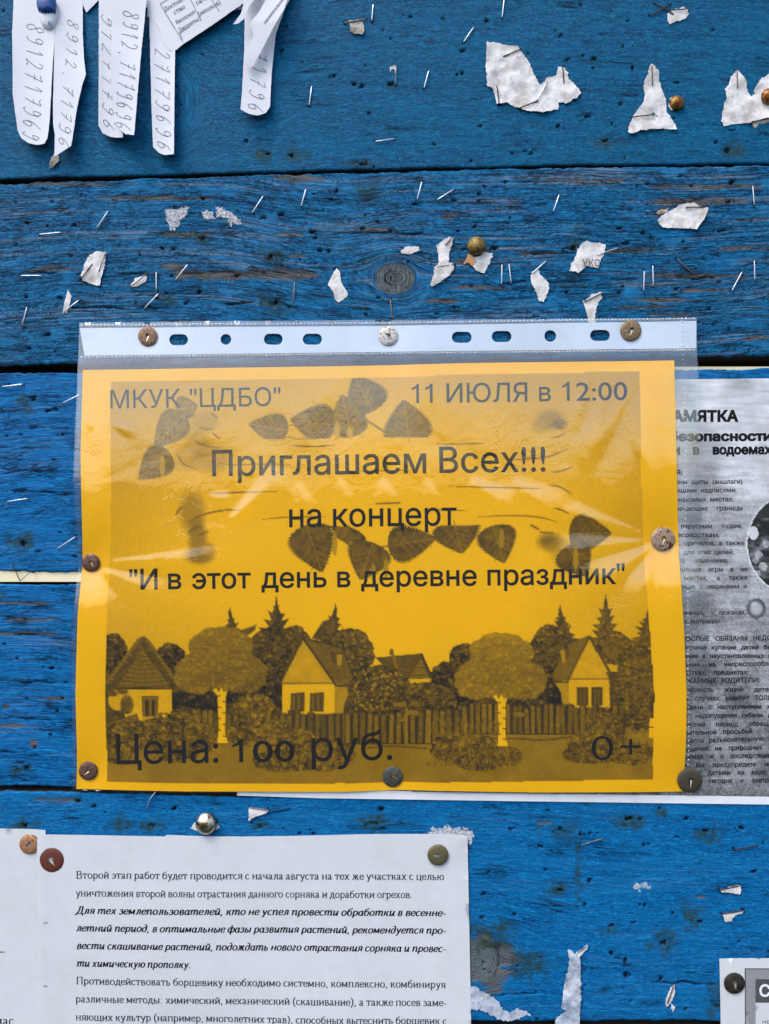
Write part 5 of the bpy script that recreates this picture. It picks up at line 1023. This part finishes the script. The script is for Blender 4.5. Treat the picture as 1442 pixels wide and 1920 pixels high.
def make_ad():
    root = empty('tear_off_advert', W(200, -60, 1 * MM), label='white tear-off advert with handwritten phone number strips hanging at the top left', cat='advert')
    def strip(P, h0, curl, tilt, seed, name='tear_off_strip', mat='ad_paper', sep=0):
        xa = min(p[0] for p in P); xb = max(p[0] for p in P)
        def hf(x, y):
            u = (x - (xa + xb) / 2) / (xb - xa) * 2
            return (h0 + np.clip(y / 300, 0, 1.1) ** 1.5 * tilt + curl * u * u * np.clip(y / 120, 0, 1) + sep * u + fbm(x, y, 80, seed, 2) * .5) * MM
        paper(name, P, hf, M[mat], root, 6, .12 * MM, .15, seed); return hf
    strip([(27, -60), (27, 0), (29, 8), (110, 20), (157, 12), (164, 27), (187, 3), (230, 8), (290, 20), (340, 40), (460, 20), (560, -5), (560, -60)], 1.4, 0, 0, 5, 'upper_sheet')
    a = strip([(28, -8), (27, 68), (29, 110), (31, 185), (36, 222), (41, 254), (47, 267), (60, 276), (76, 280), (91, 278), (97, 266), (100, 235), (103, 150), (107, 60), (108, -8)], 1.5, 1.2, 3, 11)
    b = strip([(105, -8), (106, 70), (106, 200), (107, 240), (111, 262), (112, 305), (141, 284), (143, 272), (150, 212), (160, 165), (166, 148), (161, 112), (158, 70), (157, -8)], 1.6, .5, 4, 13)
    c1 = strip([(187, -8), (189, 120), (190, 243), (197, 257), (214, 264), (236, 266), (236, 200), (222, 100), (218, -8)], 1.4, 1.0, 2.5, 15)
    c2 = strip([(217, -8), (216, 60), (216, 150), (220, 205), (227, 250), (245, 267), (261, 269), (265, 200), (272, 100), (279, 20), (280, -8)], 4.2, .8, 4.5, 17)
    d = strip([(281, 0), (283, 70), (286, 150), (290, 250), (292, 284), (303, 295), (315, 299), (331, 298), (331, 200), (331, 60), (330, 0)], 1.5, .8, 3.0, 19)
    e = strip([(460, -8), (460, 100), (457, 170), (454, 214), (470, 222), (487, 224), (500, 219), (508, 208), (511, 140), (518, 70), (535, 20), (550, -8)], 1.6, .8, 3.5, 21)
    def fl(h0, hx, hy, cx, cy): return lambda x, y: (h0 + np.maximum(0, (x - cx) * hx + (y - cy) * hy) + fbm(x, y, 90, 3, 2) * .3) * MM
    def flap(P, hf, name, seed): paper(name, P, hf, M['ad_paper'], root, 6, .12 * MM, .15, seed)
    h1 = lambda x, y: (6.2 - 4.5 * np.exp(-np.clip((40 - (x * .1 + (100 - y) * .4)), -40, 80) ** 2 / 9000) + 1.2 * np.sin((x - 280) / 70) + fbm(x, y, 90, 3, 2) * .5) * MM
    flap([(281, -40), (278, 12), (279, 35), (293, 48), (303, 62), (310, 85), (318, 99), (326, 102), (334, 99), (345, 90), (400, 55), (457, 15), (470, -10), (480, -40)], h1, 'folded_table_page', 31)
    flap([(452, -40), (456, 0), (461, 28), (456, 45), (447, 57), (442, 64), (452, 62), (462, 54), (472, 30), (500, -5), (520, -40)], lambda x, y: 7.2 * MM + fbm(x, y, 60, 5) * .5 * MM, 'torn_flap', 33)
    h2 = lambda x, y: (8.0 - 3 * np.clip((y - 60) / 80, 0, 1) + 1.5 * np.sin((x + y) / 30) * .5 + fbm(x, y, 60, 6, 2) * .5) * MM
    flap([(552, -40), (548, 4), (536, 40), (516, 72), (488, 122), (480, 136), (473, 141), (463, 135), (466, 120), (476, 92), (480, 80), (472, 62), (490, 40), (512, 0), (520, -40)], h2, 'curled_flap', 35)
    # printed table on the folded page
    ang = rad(-29); ca, sa = math.cos(ang), math.sin(ang)
    def place(V, ox, oy): return np.stack([ox + V[:, 0] * ca - (-V[:, 1]) * sa * 1, oy + V[:, 0] * sa - V[:, 1] * ca * 1], 1)
    Vs, Fs, n = [], [], 0
    for s, ox, oy in (('Достоин-', 312, 28), ('ство', 330, 34), ('банкнот', 334, 52), ('(монеты)', 340, 66), ('прове', 362, -2), ('пачек', 372, 18), ('(мешков)', 376, 38), ('сумма', 420, -10)):
        v, f, a_ = word_serif(s, .012); em = 12 if len(s) > 5 else 13; q = place(v * em * .95, ox, oy); Vs.append(q); Fs += [tuple(i + n for i in g) for g in f]; n += len(q)
    for P in ([(303, 14), (344, 82)], [(350, -14), (378, 44)], [(385, -14), (414, 30)], [(303, 14), (360, -18)], [(340, 66), (345, 85)], [(338, 70), (462, -6)], [(303, 14), (330, 60)]):
        v, f = ribbon(np.array(P, float), .55, .55); Vs.append(v); Fs += [tuple(i + n for i in g) for g in f]; n += len(v)
    V = np.concatenate(Vs); mesh_obj('printed_text', W(V[:, 0], V[:, 1], h1(V[:, 0], V[:, 1]) + .15 * MM), Fs, M['pen'], root, False)
    Vs, Fs, n = [], [], 0
    for s, ox, oy, ang2 in (('наименование', 502, 64, -52), ('5000', 490, 22, -50), ('рублей', 512, 8, -50)):
        v, f, a_ = word_serif(s, .012); c_, s_ = math.cos(rad(ang2)), math.sin(rad(ang2)); v = v * 10; q = np.stack([ox + v[:, 0] * c_ + v[:, 1] * s_, oy + v[:, 0] * s_ - v[:, 1] * c_], 1); Vs.append(q); Fs += [tuple(i + n for i in g) for g in f]; n += len(q)
    V = np.concatenate(Vs); mesh_obj('printed_text', W(V[:, 0], V[:, 1], h2(V[:, 0], V[:, 1]) + .15 * MM), Fs, M['pen'], root, False)
    handwriting('8912717969', 70, 56, 66, 262, 31, a, root, 1); handwriting('8912.71796', 140, 48, 128, 275, 20, b, root, 2); handwriting('91271796', 203, 40, 208, 238, 20, c1, root, 3)
    handwriting('8912.7179696', 252, 38, 240, 250, 30, c2, root, 4); handwriting('27179696', 306, 104, 312, 280, 27, d, root, 5); handwriting('71796', 488, 110, 483, 208, 28, e, root, 6)
make_ad()

# ------------------------------------------------------------------ tacks
def circle(r, n, a0=0): t = np.linspace(0, 2 * math.pi, n + 1)[:-1] + a0; return np.stack([r * np.cos(t), r * np.sin(t)], 1)
def tack(cx, cy, r, mat, h, slot_dir, label, slot=.56):
    root = empty('flat_tack', W(cx, cy, h), label=label, cat='thumbtack', group='flat punched thumbtacks')
    a = rad(slot_dir); ux, uy = math.cos(a), math.sin(a)          # slot points this way (image axes)
    def tri(l0, l1, wd): return np.array([(cx + ux * l1, cy + uy * l1), (cx + ux * l0 - uy * wd, cy + uy * l0 + ux * wd), (cx + ux * (l0 - wd * .5), cy + uy * (l0 - wd * .5)), (cx + ux * l0 + uy * wd, cy + uy * l0 - ux * wd)])
    hole = tri(-r * .16, r * slot, r * .22); P = circle(r, 40) + [cx, cy]
    V, T = tri_sheet(P, r / 5, [densify(hole, 2)])
    hf = lambda x, y: h + .75 * MM - (np.hypot(x - cx, y - cy) / r) ** 2 * .35 * MM - np.clip(np.hypot(x - cx, y - cy) / r - .9, 0, 1) * 3 * MM
    V3, T = solid(W(V[:, 0], V[:, 1], hf(V[:, 0], V[:, 1])), T, .35 * MM); mesh_obj('disc', V3, T, M[mat], root)
    # bent tongue cut out of the disc, with the spike behind
    q = [(cx - ux * r * .02 + uy * r * .03, cy - uy * r * .02 - ux * r * .03), (cx - ux * r * .02 + uy * r * .16, cy - uy * r * .02 - ux * r * .16), (cx + ux * r * slot * .95 + uy * 1, cy + uy * r * slot * .95 - ux * 1), (cx + ux * r * slot * .95, cy + uy * r * slot * .95)]
    V = np.concatenate([W(np.array([p[0] for p in q]), np.array([p[1] for p in q]), np.array([h + .2 * MM, h + .35 * MM, h + .8 * MM, h + .8 * MM])), W(np.array([p[0] for p in q]), np.array([p[1] for p in q]), np.array([h - .5 * MM, h - .4 * MM, h + .5 * MM, h + .5 * MM]))])
    mesh_obj('tongue', V, [(3, 2, 1, 0), (4, 5, 6, 7), (0, 1, 5, 4), (1, 2, 6, 5), (2, 3, 7, 6), (3, 0, 4, 7)], M['tongue'], root, False)
    s = .6; V = W(np.array([cx - s, cx + s, cx + s, cx - s] * 2), np.array([cy - s, cy - s, cy + s, cy + s] * 2), np.array([h + .3 * MM] * 4 + [-6 * MM] * 4))
    mesh_obj('spike', V, [(0, 1, 2, 3), (4, 5, 6, 7), (0, 1, 5, 4), (1, 2, 6, 5), (2, 3, 7, 6), (3, 0, 4, 7)], M['steel_dull'], root, False)
hs = 1.35 * MM
tack(278.5, 632, 18, 'pin_brown', hs, 100, 'rusty brown flat tack at the left end of the white binding strip')
tack(728, 631, 18, 'pin_white', hs, 215, 'chipped white flat tack at the middle of the white binding strip', .5)
tack(1181.5, 621, 19.5, 'pin_tan', hs, 105, 'pitted tan flat tack at the right end of the white binding strip', .55)
tack(172.5, 1055, 16.5, 'pin_chestnut', hs, 60, 'brown flat tack halfway down the left margin of the orange poster')
tack(1241.5, 1011, 22.5, 'pin_beige', hs, 108, 'large beige flat tack with a rust blotch on the right margin of the orange poster')
tack(167.5, 1444, 17.5, 'pin_chestnut', hs, 135, 'mottled brown flat tack in the lower left corner of the orange poster')
tack(736, 1455, 19, 'pin_darkgrey', hs, 25, 'dark grey flat tack on the lower edge of the orange poster, middle')
tack(1291, 1461.5, 23, 'pin_dark', hs + .2 * MM, 88, 'large dark bronze flat tack in the lower right corner of the orange poster')
tack(56.5, 1581.5, 18.5, 'pin_copper', .9 * MM, 300, 'copper coloured flat tack on the leaflet cut by the left edge')
tack(99, 1610.5, 23, 'pin_maroon', 1.3 * MM, 60, 'large maroon flat tack at the top left corner of the weed leaflet')
tack(821, 1601, 19.5, 'pin_olive', 1.4 * MM, 180, 'olive flat tack at the top right corner of the weed leaflet')
tack(1375, 1841, 19.5, 'pin_black', 1.3 * MM, 85, 'blackened flat tack on the bottom right notice')
def dome(cx, cy, r, mat, label, h=.5 * MM):
    mpp = D / F * .98; rm = r * mpp; c = W(cx, cy, h); root = empty('dome_tack', c, label=label, cat='thumbtack', group='domed thumbtacks')
    n, k = 32, 10; V, Fc = [], []
    for j in range(k + 1):
        t = j / k * math.pi / 2
        for i in range(n): a = 2 * math.pi * i / n; V.append(c + rm * math.sin(t) * (math.cos(a) * XB + math.sin(a) * UB) + rm * .72 * math.cos(t) * NB)
    for i in range(n): a = 2 * math.pi * i / n; V.append(c + rm * .96 * (math.cos(a) * XB + math.sin(a) * UB) - .25 * MM * NB)
    for j in range(k + 1):
        for i in range(n): Fc.append((j * n + i, (j + 1) * n + i, (j + 1) * n + (i + 1) % n, j * n + (i + 1) % n))
    mesh_obj('cap', V, np.array(Fc), M[mat], root)
    s = .6; V = W(np.array([cx - s, cx + s, cx + s, cx - s] * 2), np.array([cy - s, cy - s, cy + s, cy + s] * 2), np.array([h] * 4 + [-6 * MM] * 4)); mesh_obj('spike', V, [(0, 1, 5, 4), (1, 2, 6, 5), (2, 3, 7, 6), (3, 0, 4, 7), (4, 5, 6, 7)], M['steel_dull'], root, False)
dome(1268, 195, 15, 'dome_rust', 'rusty amber domed tack beside the fir-shaped paper scrap'); dome(1440, 184, 16, 'dome_rust', 'brassy domed tack cut off by the right edge, on a torn scrap', 1.2 * MM)
dome(893, 463, 18.5, 'dome_brass', 'dull brass domed tack above a rust-stained white scrap', 1.2 * MM); dome(388, 1542, 20.5, 'dome_silver', 'shiny silver and gold domed tack above the weed leaflet', 1.2 * MM)
def badge():
    root = empty('blue_white_pin', W(94, 30, 3 * MM), label='glossy blue and white plastic pin holding the tear-off advert', cat='push pin')
    def puff(name, P, h0, hh, mat):
        P = densify(P, 2.5); c = P.mean(0); V, T = tri_sheet(P, 3)
        Q = P - c; ang = np.arctan2(V[:, 1] - c[1], V[:, 0] - c[0]); pa = np.arctan2(Q[:, 1], Q[:, 0]); o = np.argsort(pa); rr = np.interp(ang, pa[o], np.hypot(Q[o, 0], Q[o, 1]), period=2 * math.pi)
        d = np.clip(np.hypot(V[:, 0] - c[0], V[:, 1] - c[1]) / rr, 0, 1); V3 = W(V[:, 0], V[:, 1], h0 + hh * np.sqrt(np.clip(1 - d * d, 0, 1))); V3, T = solid(V3, T, .5 * MM); return mesh_obj(name, V3, T, M[mat], root)
    puff('white_base', [(77, 26), (79, 44), (84, 56), (92, 61), (100, 62), (107, 55), (111, 42), (112, 24), (104, 8), (85, 8)], 2.6 * MM, 2.2 * MM, 'white_plastic')
    puff('blue_cap', [(75, 15), (77, 5), (84, -1), (94, -3), (104, 1), (110, 8), (112, 18), (111, 30), (109, 37), (106, 34), (104, 40), (101, 36), (98, 41), (95, 36), (92, 41), (89, 36), (86, 40), (83, 33), (79, 32), (76, 24)], 4.0 * MM, 3.0 * MM, 'blue_plastic')
    V2, F2 = lay(['8'], 97, 103, 9, .3, lambda wd: word_sans(wd, .03), False); V = np.stack([V2[:, 0], 58 - V2[:, 1]], 1); mesh_obj('printed_mark', W(V[:, 0], V[:, 1], np.full(len(V), 4.7 * MM)), F2, M['blue_plastic'], root, False)
badge()

# ------------------------------------------------------------------ staples
def staple(x0, y0, x1, y1, mat, label, h=0, lift=.55, bend=None, mpp=.266 * MM):
    """flat wire: leg into the wood, crown, leg into the wood"""
    P = [(x0, y0, -1.5), (x0, y0, lift * .7), (x0 + (x1 - x0) * .06, y0 + (y1 - y0) * .06, lift)]
    if bend: P.append((bend[0], bend[1], lift))
    P += [(x1 - (x1 - x0) * .06, y1 - (y1 - y0) * .06, lift), (x1, y1, lift * .7), (x1, y1, -1.5)]
    P = np.array([W(a, b, h + c * MM) for a, b, c in P]); n = len(P); V, Fc = [], []
    T = np.gradient(P, axis=0); T /= np.linalg.norm(T, axis=1)[:, None]
    d = P[-1] - P[0]; d = d - NB * (d @ NB); d /= np.linalg.norm(d); side = np.cross(NB, d)
    for p, t in zip(P, T):
        up = np.cross(t, side); up /= np.linalg.norm(up)
        for a in range(6): an = a * math.pi / 3 + .5; V.append(p + side * math.cos(an) * .31 * MM + up * math.sin(an) * .22 * MM)
    for i in range(n - 1): Fc += [(i * 6 + a, i * 6 + (a + 1) % 6, i * 6 + 6 + (a + 1) % 6, i * 6 + 6 + a) for a in range(6)]
    o = mesh_obj('staple', V, Fc, M[mat], None, True); return tag(o, label, 'staple', 'staples left in the boards')
mm_ = {'s': 'steel', 'd': 'steel_dull', 'r': 'steel_rust'}
ONP = {8, 9, 10, 11, 12, 13, 14, 15, 18, 29, 30, 31, 48}
for i, (a, b, c, d, m, l) in enumerate(ST): staple(a, b, c, d, mm_[m], l, h=(.9 * MM if i in ONP else .35 * MM), lift=.6)
staple(293, 1483, 276, 1516, 'steel', 'thin curved staple leg hanging from under the lower edge of the poster', .6 * MM, .8, (283, 1496)); staple(24, 1057, 63, 1073, 'steel_rust', 'dark bent staple in a V over the cream gap at left', .6 * MM, 1.2, (41, 1089))

# ------------------------------------------------------------------ torn scraps
def scrap(P, label, mat='scrap', h0=.55, amp=.5, seed=0, curl=0, name='paper_scrap', torn=.8, step=4, cat='paper scrap', thick=.22):
    P = np.array(P, float); c = P.mean(0); R_ = np.abs(P - c).max()
    hf = lambda x, y: (h0 + (fbm(x, y, 26, seed, 3) + .3) * amp + curl * np.clip(np.hypot(x - c[0], y - c[1]) / R_ - .4, 0, 1) ** 2) * MM
    o = paper(name, P, hf, M[mat], None, step, thick * MM, torn, seed, dens=2.6); tag(o, label, cat, 'torn paper scraps on the boards'); return o
scrap([(912, 82), (934, 82), (951, 88), (968, 87), (976, 97), (991, 116), (1000, 139), (1011, 160), (1021, 155), (1024, 148), (1033, 145), (1043, 142), (1047, 127), (1056, 125), (1064, 139), (1064, 150), (1079, 163), (1089, 176), (1081, 185), (1062, 195), (1047, 193), (1046, 206), (1017, 212), (991, 210), (968, 202), (950, 195), (931, 197), (927, 176), (923, 167), (912, 163), (912, 146), (910, 131)], 'large ragged white scrap with several rusty staples on the top plank', h0=.6, amp=.9, seed=3, curl=.8)
scrap([(655, 40), (672, 38), (681, 45), (683, 60), (680, 67), (668, 66), (657, 62)], 'small fluffy torn scrap under a staple at the top', 'scrap_grey', seed=4, amp=1.2)
scrap([(731, 126), (738, 123), (743, 127), (742, 136), (735, 138), (731, 133)], 'tiny tuft of paper beside an upright staple on the top plank', 'scrap', seed=5, amp=1.2)
scrap([(1217, 124), (1223, 124), (1233, 134), (1236, 152), (1240, 170), (1248, 188), (1250, 212), (1258, 225), (1266, 238), (1266, 245), (1240, 243), (1200, 246), (1184, 254), (1176, 252), (1179, 235), (1184, 225), (1193, 210), (1206, 193), (1209, 180), (1206, 162), (1209, 148), (1214, 142)], 'fir-shaped torn white scrap on the top plank, wide at its foot', seed=6, amp=.9, curl=2.2, torn=.6)
scrap([(1256, 186), (1260, 184), (1268, 190), (1268, 206), (1258, 208), (1252, 200)], 'sliver of white paper caught under the rusty amber tack', seed=7)
scrap([(1380, 133), (1388, 140), (1398, 155), (1401, 172), (1410, 182), (1415, 165), (1425, 150), (1438, 142), (1460, 130), (1470, 225), (1442, 222), (1400, 232), (1375, 234), (1356, 238), (1351, 228), (1356, 200), (1361, 185), (1358, 168), (1366, 160), (1370, 145)], 'two-peaked torn white scrap cut off by the right edge', seed=8, amp=.9, curl=1.6, torn=.6)
scrap([(1408, 230), (1442, 222), (1470, 220), (1468, 228), (1442, 230), (1422, 234), (1414, 241), (1410, 236)], 'grey strip peeping out below the two-peaked scrap at the right edge', 'scrap_grey', .35, .2, 9)
scrap([(1251, 25), (1270, 18), (1280, 14), (1289, 18), (1290, 29), (1282, 38), (1265, 43), (1255, 47), (1251, 40)], 'small white scrap under a rusty staple in the top right', seed=10)
scrap([(1231, 416), (1240, 405), (1252, 398), (1262, 393), (1275, 385), (1285, 382), (1303, 382), (1308, 388), (1326, 391), (1324, 402), (1317, 415), (1304, 431), (1270, 429), (1243, 428), (1236, 424)], 'folded greyish scrap standing off the second plank at right', 'scrap', seed=11, amp=.8, curl=2.0, torn=.5)
scrap([(1229, 402), (1238, 393), (1252, 388), (1256, 391), (1246, 400), (1234, 405)], 'little curled scrap left of the folded greyish one', 'scrap_grey', seed=12, amp=1.4)
u_ = scrap([(1090, 458), (1100, 453), (1108, 456), (1122, 455), (1135, 460), (1134, 474), (1126, 490), (1121, 504), (1108, 502), (1098, 500), (1085, 513), (1075, 508), (1067, 508), (1071, 496), (1080, 480), (1085, 465)], 'white scrap with remains of printed letters', seed=13, amp=.7)
V2, F2 = lay(['УКС'], 1091, 1124, 18, .3, word_sans, False); V = np.stack([V2[:, 0], 501 - V2[:, 1] * 1.0], 1)
ul = mesh_obj('printed_letters', W(V[:, 0], V[:, 1], np.full(len(V), 1.45 * MM)), F2, M['ink_grey'], None, False, origin=np.array(u_.location)); ul.parent = u_; ul.location = (0, 0, 0)
scrap([(996, 513), (1008, 503), (1012, 515), (1024, 525), (1030, 540), (1025, 550), (1020, 567), (1010, 566), (1006, 550), (998, 535), (995, 525)], 'hourglass torn scrap hanging from a slanted staple', seed=14)
scrap([(1094, 566), (1110, 552), (1129, 548), (1126, 562), (1118, 575), (1116, 590), (1115, 612), (1104, 612), (1101, 590), (1096, 575)], 'pointed scrap whose lower end goes behind the sleeve', seed=15, h0=.3, amp=.3)
scrap([(750, 472), (762, 464), (786, 463), (787, 470), (770, 477), (755, 476)], 'small flat scrap just above the wood knot', seed=16)
scrap([(818, 462), (835, 448), (849, 445), (848, 458), (843, 472), (841, 492), (851, 497), (850, 507), (838, 520), (822, 532), (809, 540), (808, 530), (814, 515), (815, 502), (824, 493), (821, 475)], 'bow-shaped twisted scrap right of the wood knot', seed=17, amp=1.1)
scrap([(890, 483), (897, 482), (910, 474), (924, 476), (918, 495), (908, 512), (895, 510), (886, 500)], 'white scrap hanging from the dull brass domed tack', seed=18)
scrap([(877, 476), (886, 478), (892, 490), (886, 500), (878, 494), (868, 497), (873, 487)], 'rust-stained scrap under the dull brass domed tack', 'rusty', seed=19) if 'rusty' in M else None
scrap([(631, 503), (637, 510), (640, 530), (652, 550), (652, 556), (635, 568), (628, 562), (625, 548), (615, 534), (620, 522)], 'kite-shaped white scrap left of the wood knot', seed=20, torn=.3)
scrap([(163, 490), (170, 480), (180, 473), (198, 474), (200, 485), (195, 510), (190, 528), (188, 538), (172, 534), (157, 527), (153, 515), (160, 500)], 'crumpled scrap held by two staples in the left part of the second plank', seed=21, amp=1.2)
scrap([(245, 535), (255, 522), (275, 517), (275, 527), (262, 536), (248, 539)], 'little oval scrap under a slanted staple', seed=22)
scrap([(128, 545), (135, 556), (130, 575), (126, 588), (118, 588), (122, 565)], 'thin white sliver of paper under a bright slanted staple', seed=23, torn=.3)
scrap([(93, 318), (97, 300), (108, 287), (114, 300), (102, 316)], 'grey twist of paper below the second advert strip', 'scrap_grey', seed=24, amp=1.5)
scrap([(1349, 1667), (1386, 1658), (1389, 1668), (1386, 1676), (1366, 1673), (1352, 1672)], 'upper of two small bright scraps at the lower right', seed=25, torn=.4)
scrap([(1354, 1713), (1395, 1706), (1390, 1712), (1379, 1714), (1372, 1722), (1372, 1727), (1358, 1726)], 'lower of two small bright scraps at the lower right', seed=26, torn=.4)
scrap([(1063, 1778), (1072, 1779), (1076, 1788), (1086, 1782), (1100, 1770), (1099, 1778), (1086, 1792), (1088, 1815), (1088, 1870), (1086, 1912), (1085, 1940), (1036, 1940), (1042, 1908), (1054, 1900), (1060, 1895), (1052, 1887), (1056, 1855), (1060, 1830), (1066, 1805)], 'long crinkled vertical strip of torn paper at the bottom', 'wet', seed=27, amp=1.4, step=3.5)
scrap([(876, 1845), (888, 1848), (900, 1858), (914, 1862), (930, 1872), (938, 1884), (945, 1894), (956, 1898), (968, 1891), (985, 1894), (996, 1900), (980, 1906), (968, 1912), (950, 1914), (935, 1910), (915, 1898), (898, 1892), (876, 1890)], 'torn wet-looking paper remnant at the lower right corner of the weed leaflet', 'wet', .35, .5, 28, torn=1.6)
scrap([(1250, 1870), (1257, 1852), (1264, 1845), (1265, 1862), (1258, 1876), (1250, 1886), (1246, 1882)], 'thin scrap under a grey staple at the bottom', seed=29); scrap([(1259, 1880), (1266, 1888), (1261, 1895), (1257, 1890)], 'tiny chip of paper below the thin scrap at the bottom', seed=30)
scrap([(467, 1514), (504, 1518), (500, 1524), (480, 1530), (467, 1538)], 'small white triangle of paper under a staple below the poster', seed=31, torn=.4)
scrap([(358, 1553), (364, 1543), (374, 1534), (390, 1530), (404, 1538), (413, 1552), (402, 1557), (370, 1558)], 'white paper corner sticking out behind the shiny domed tack', seed=32, torn=.2, h0=.3, amp=.2)
def mat_fibre():
    t = NT('frayed_paper_fibre'); P = t.pos(); n = t.noise(t.mul(P, (1, 1, 2.2)), 420, 6, .8, .5)
    d = t.n('BsdfDiffuse', {'Color': (.62, .64, .68, 1)}).outputs[0]; tr = t.n('BsdfTransparent').outputs[0]
    return t.done(t.n('MixShader', {0: t.ramp(n, .42, .62, .12, .95), 1: tr, 2: d}).outputs[0])
M['fibre'] = mat_fibre()
for k_, (P, l) in enumerate([([(310, 396), (330, 391), (353, 392), (350, 404), (340, 412), (332, 428), (322, 430), (314, 420), (312, 408)], 'left patch of whitish glue stain on the second plank'), ([(380, 400), (392, 396), (400, 402), (398, 410), (384, 410)], 'faint middle dab of glue stain on the second plank'), ([(404, 386), (414, 388), (424, 396), (436, 398), (450, 410), (452, 420), (440, 419), (430, 424), (426, 410), (414, 404), (410, 410), (406, 398)], 'right patch of whitish glue stain on the second plank'),
        ([(803, 1560), (812, 1550), (826, 1553), (840, 1549), (852, 1552), (866, 1550), (884, 1556), (886, 1574), (883, 1585), (876, 1572), (860, 1568), (838, 1566), (810, 1566)], 'frayed translucent fibres above the top right corner of the weed leaflet'), ([(900, 1740), (0, 0)], None), ([(1190, 1658), (1210, 1655), (1222, 1662), (1216, 1673), (1198, 1675), (1188, 1668)], 'pale smudge of glue on the lower plank')]):
    if l: scrap(P, l, 'fibre', .12, .15, 50 + k_, 0, 'paper_residue', 2.4, 4, 'paper residue', .05)
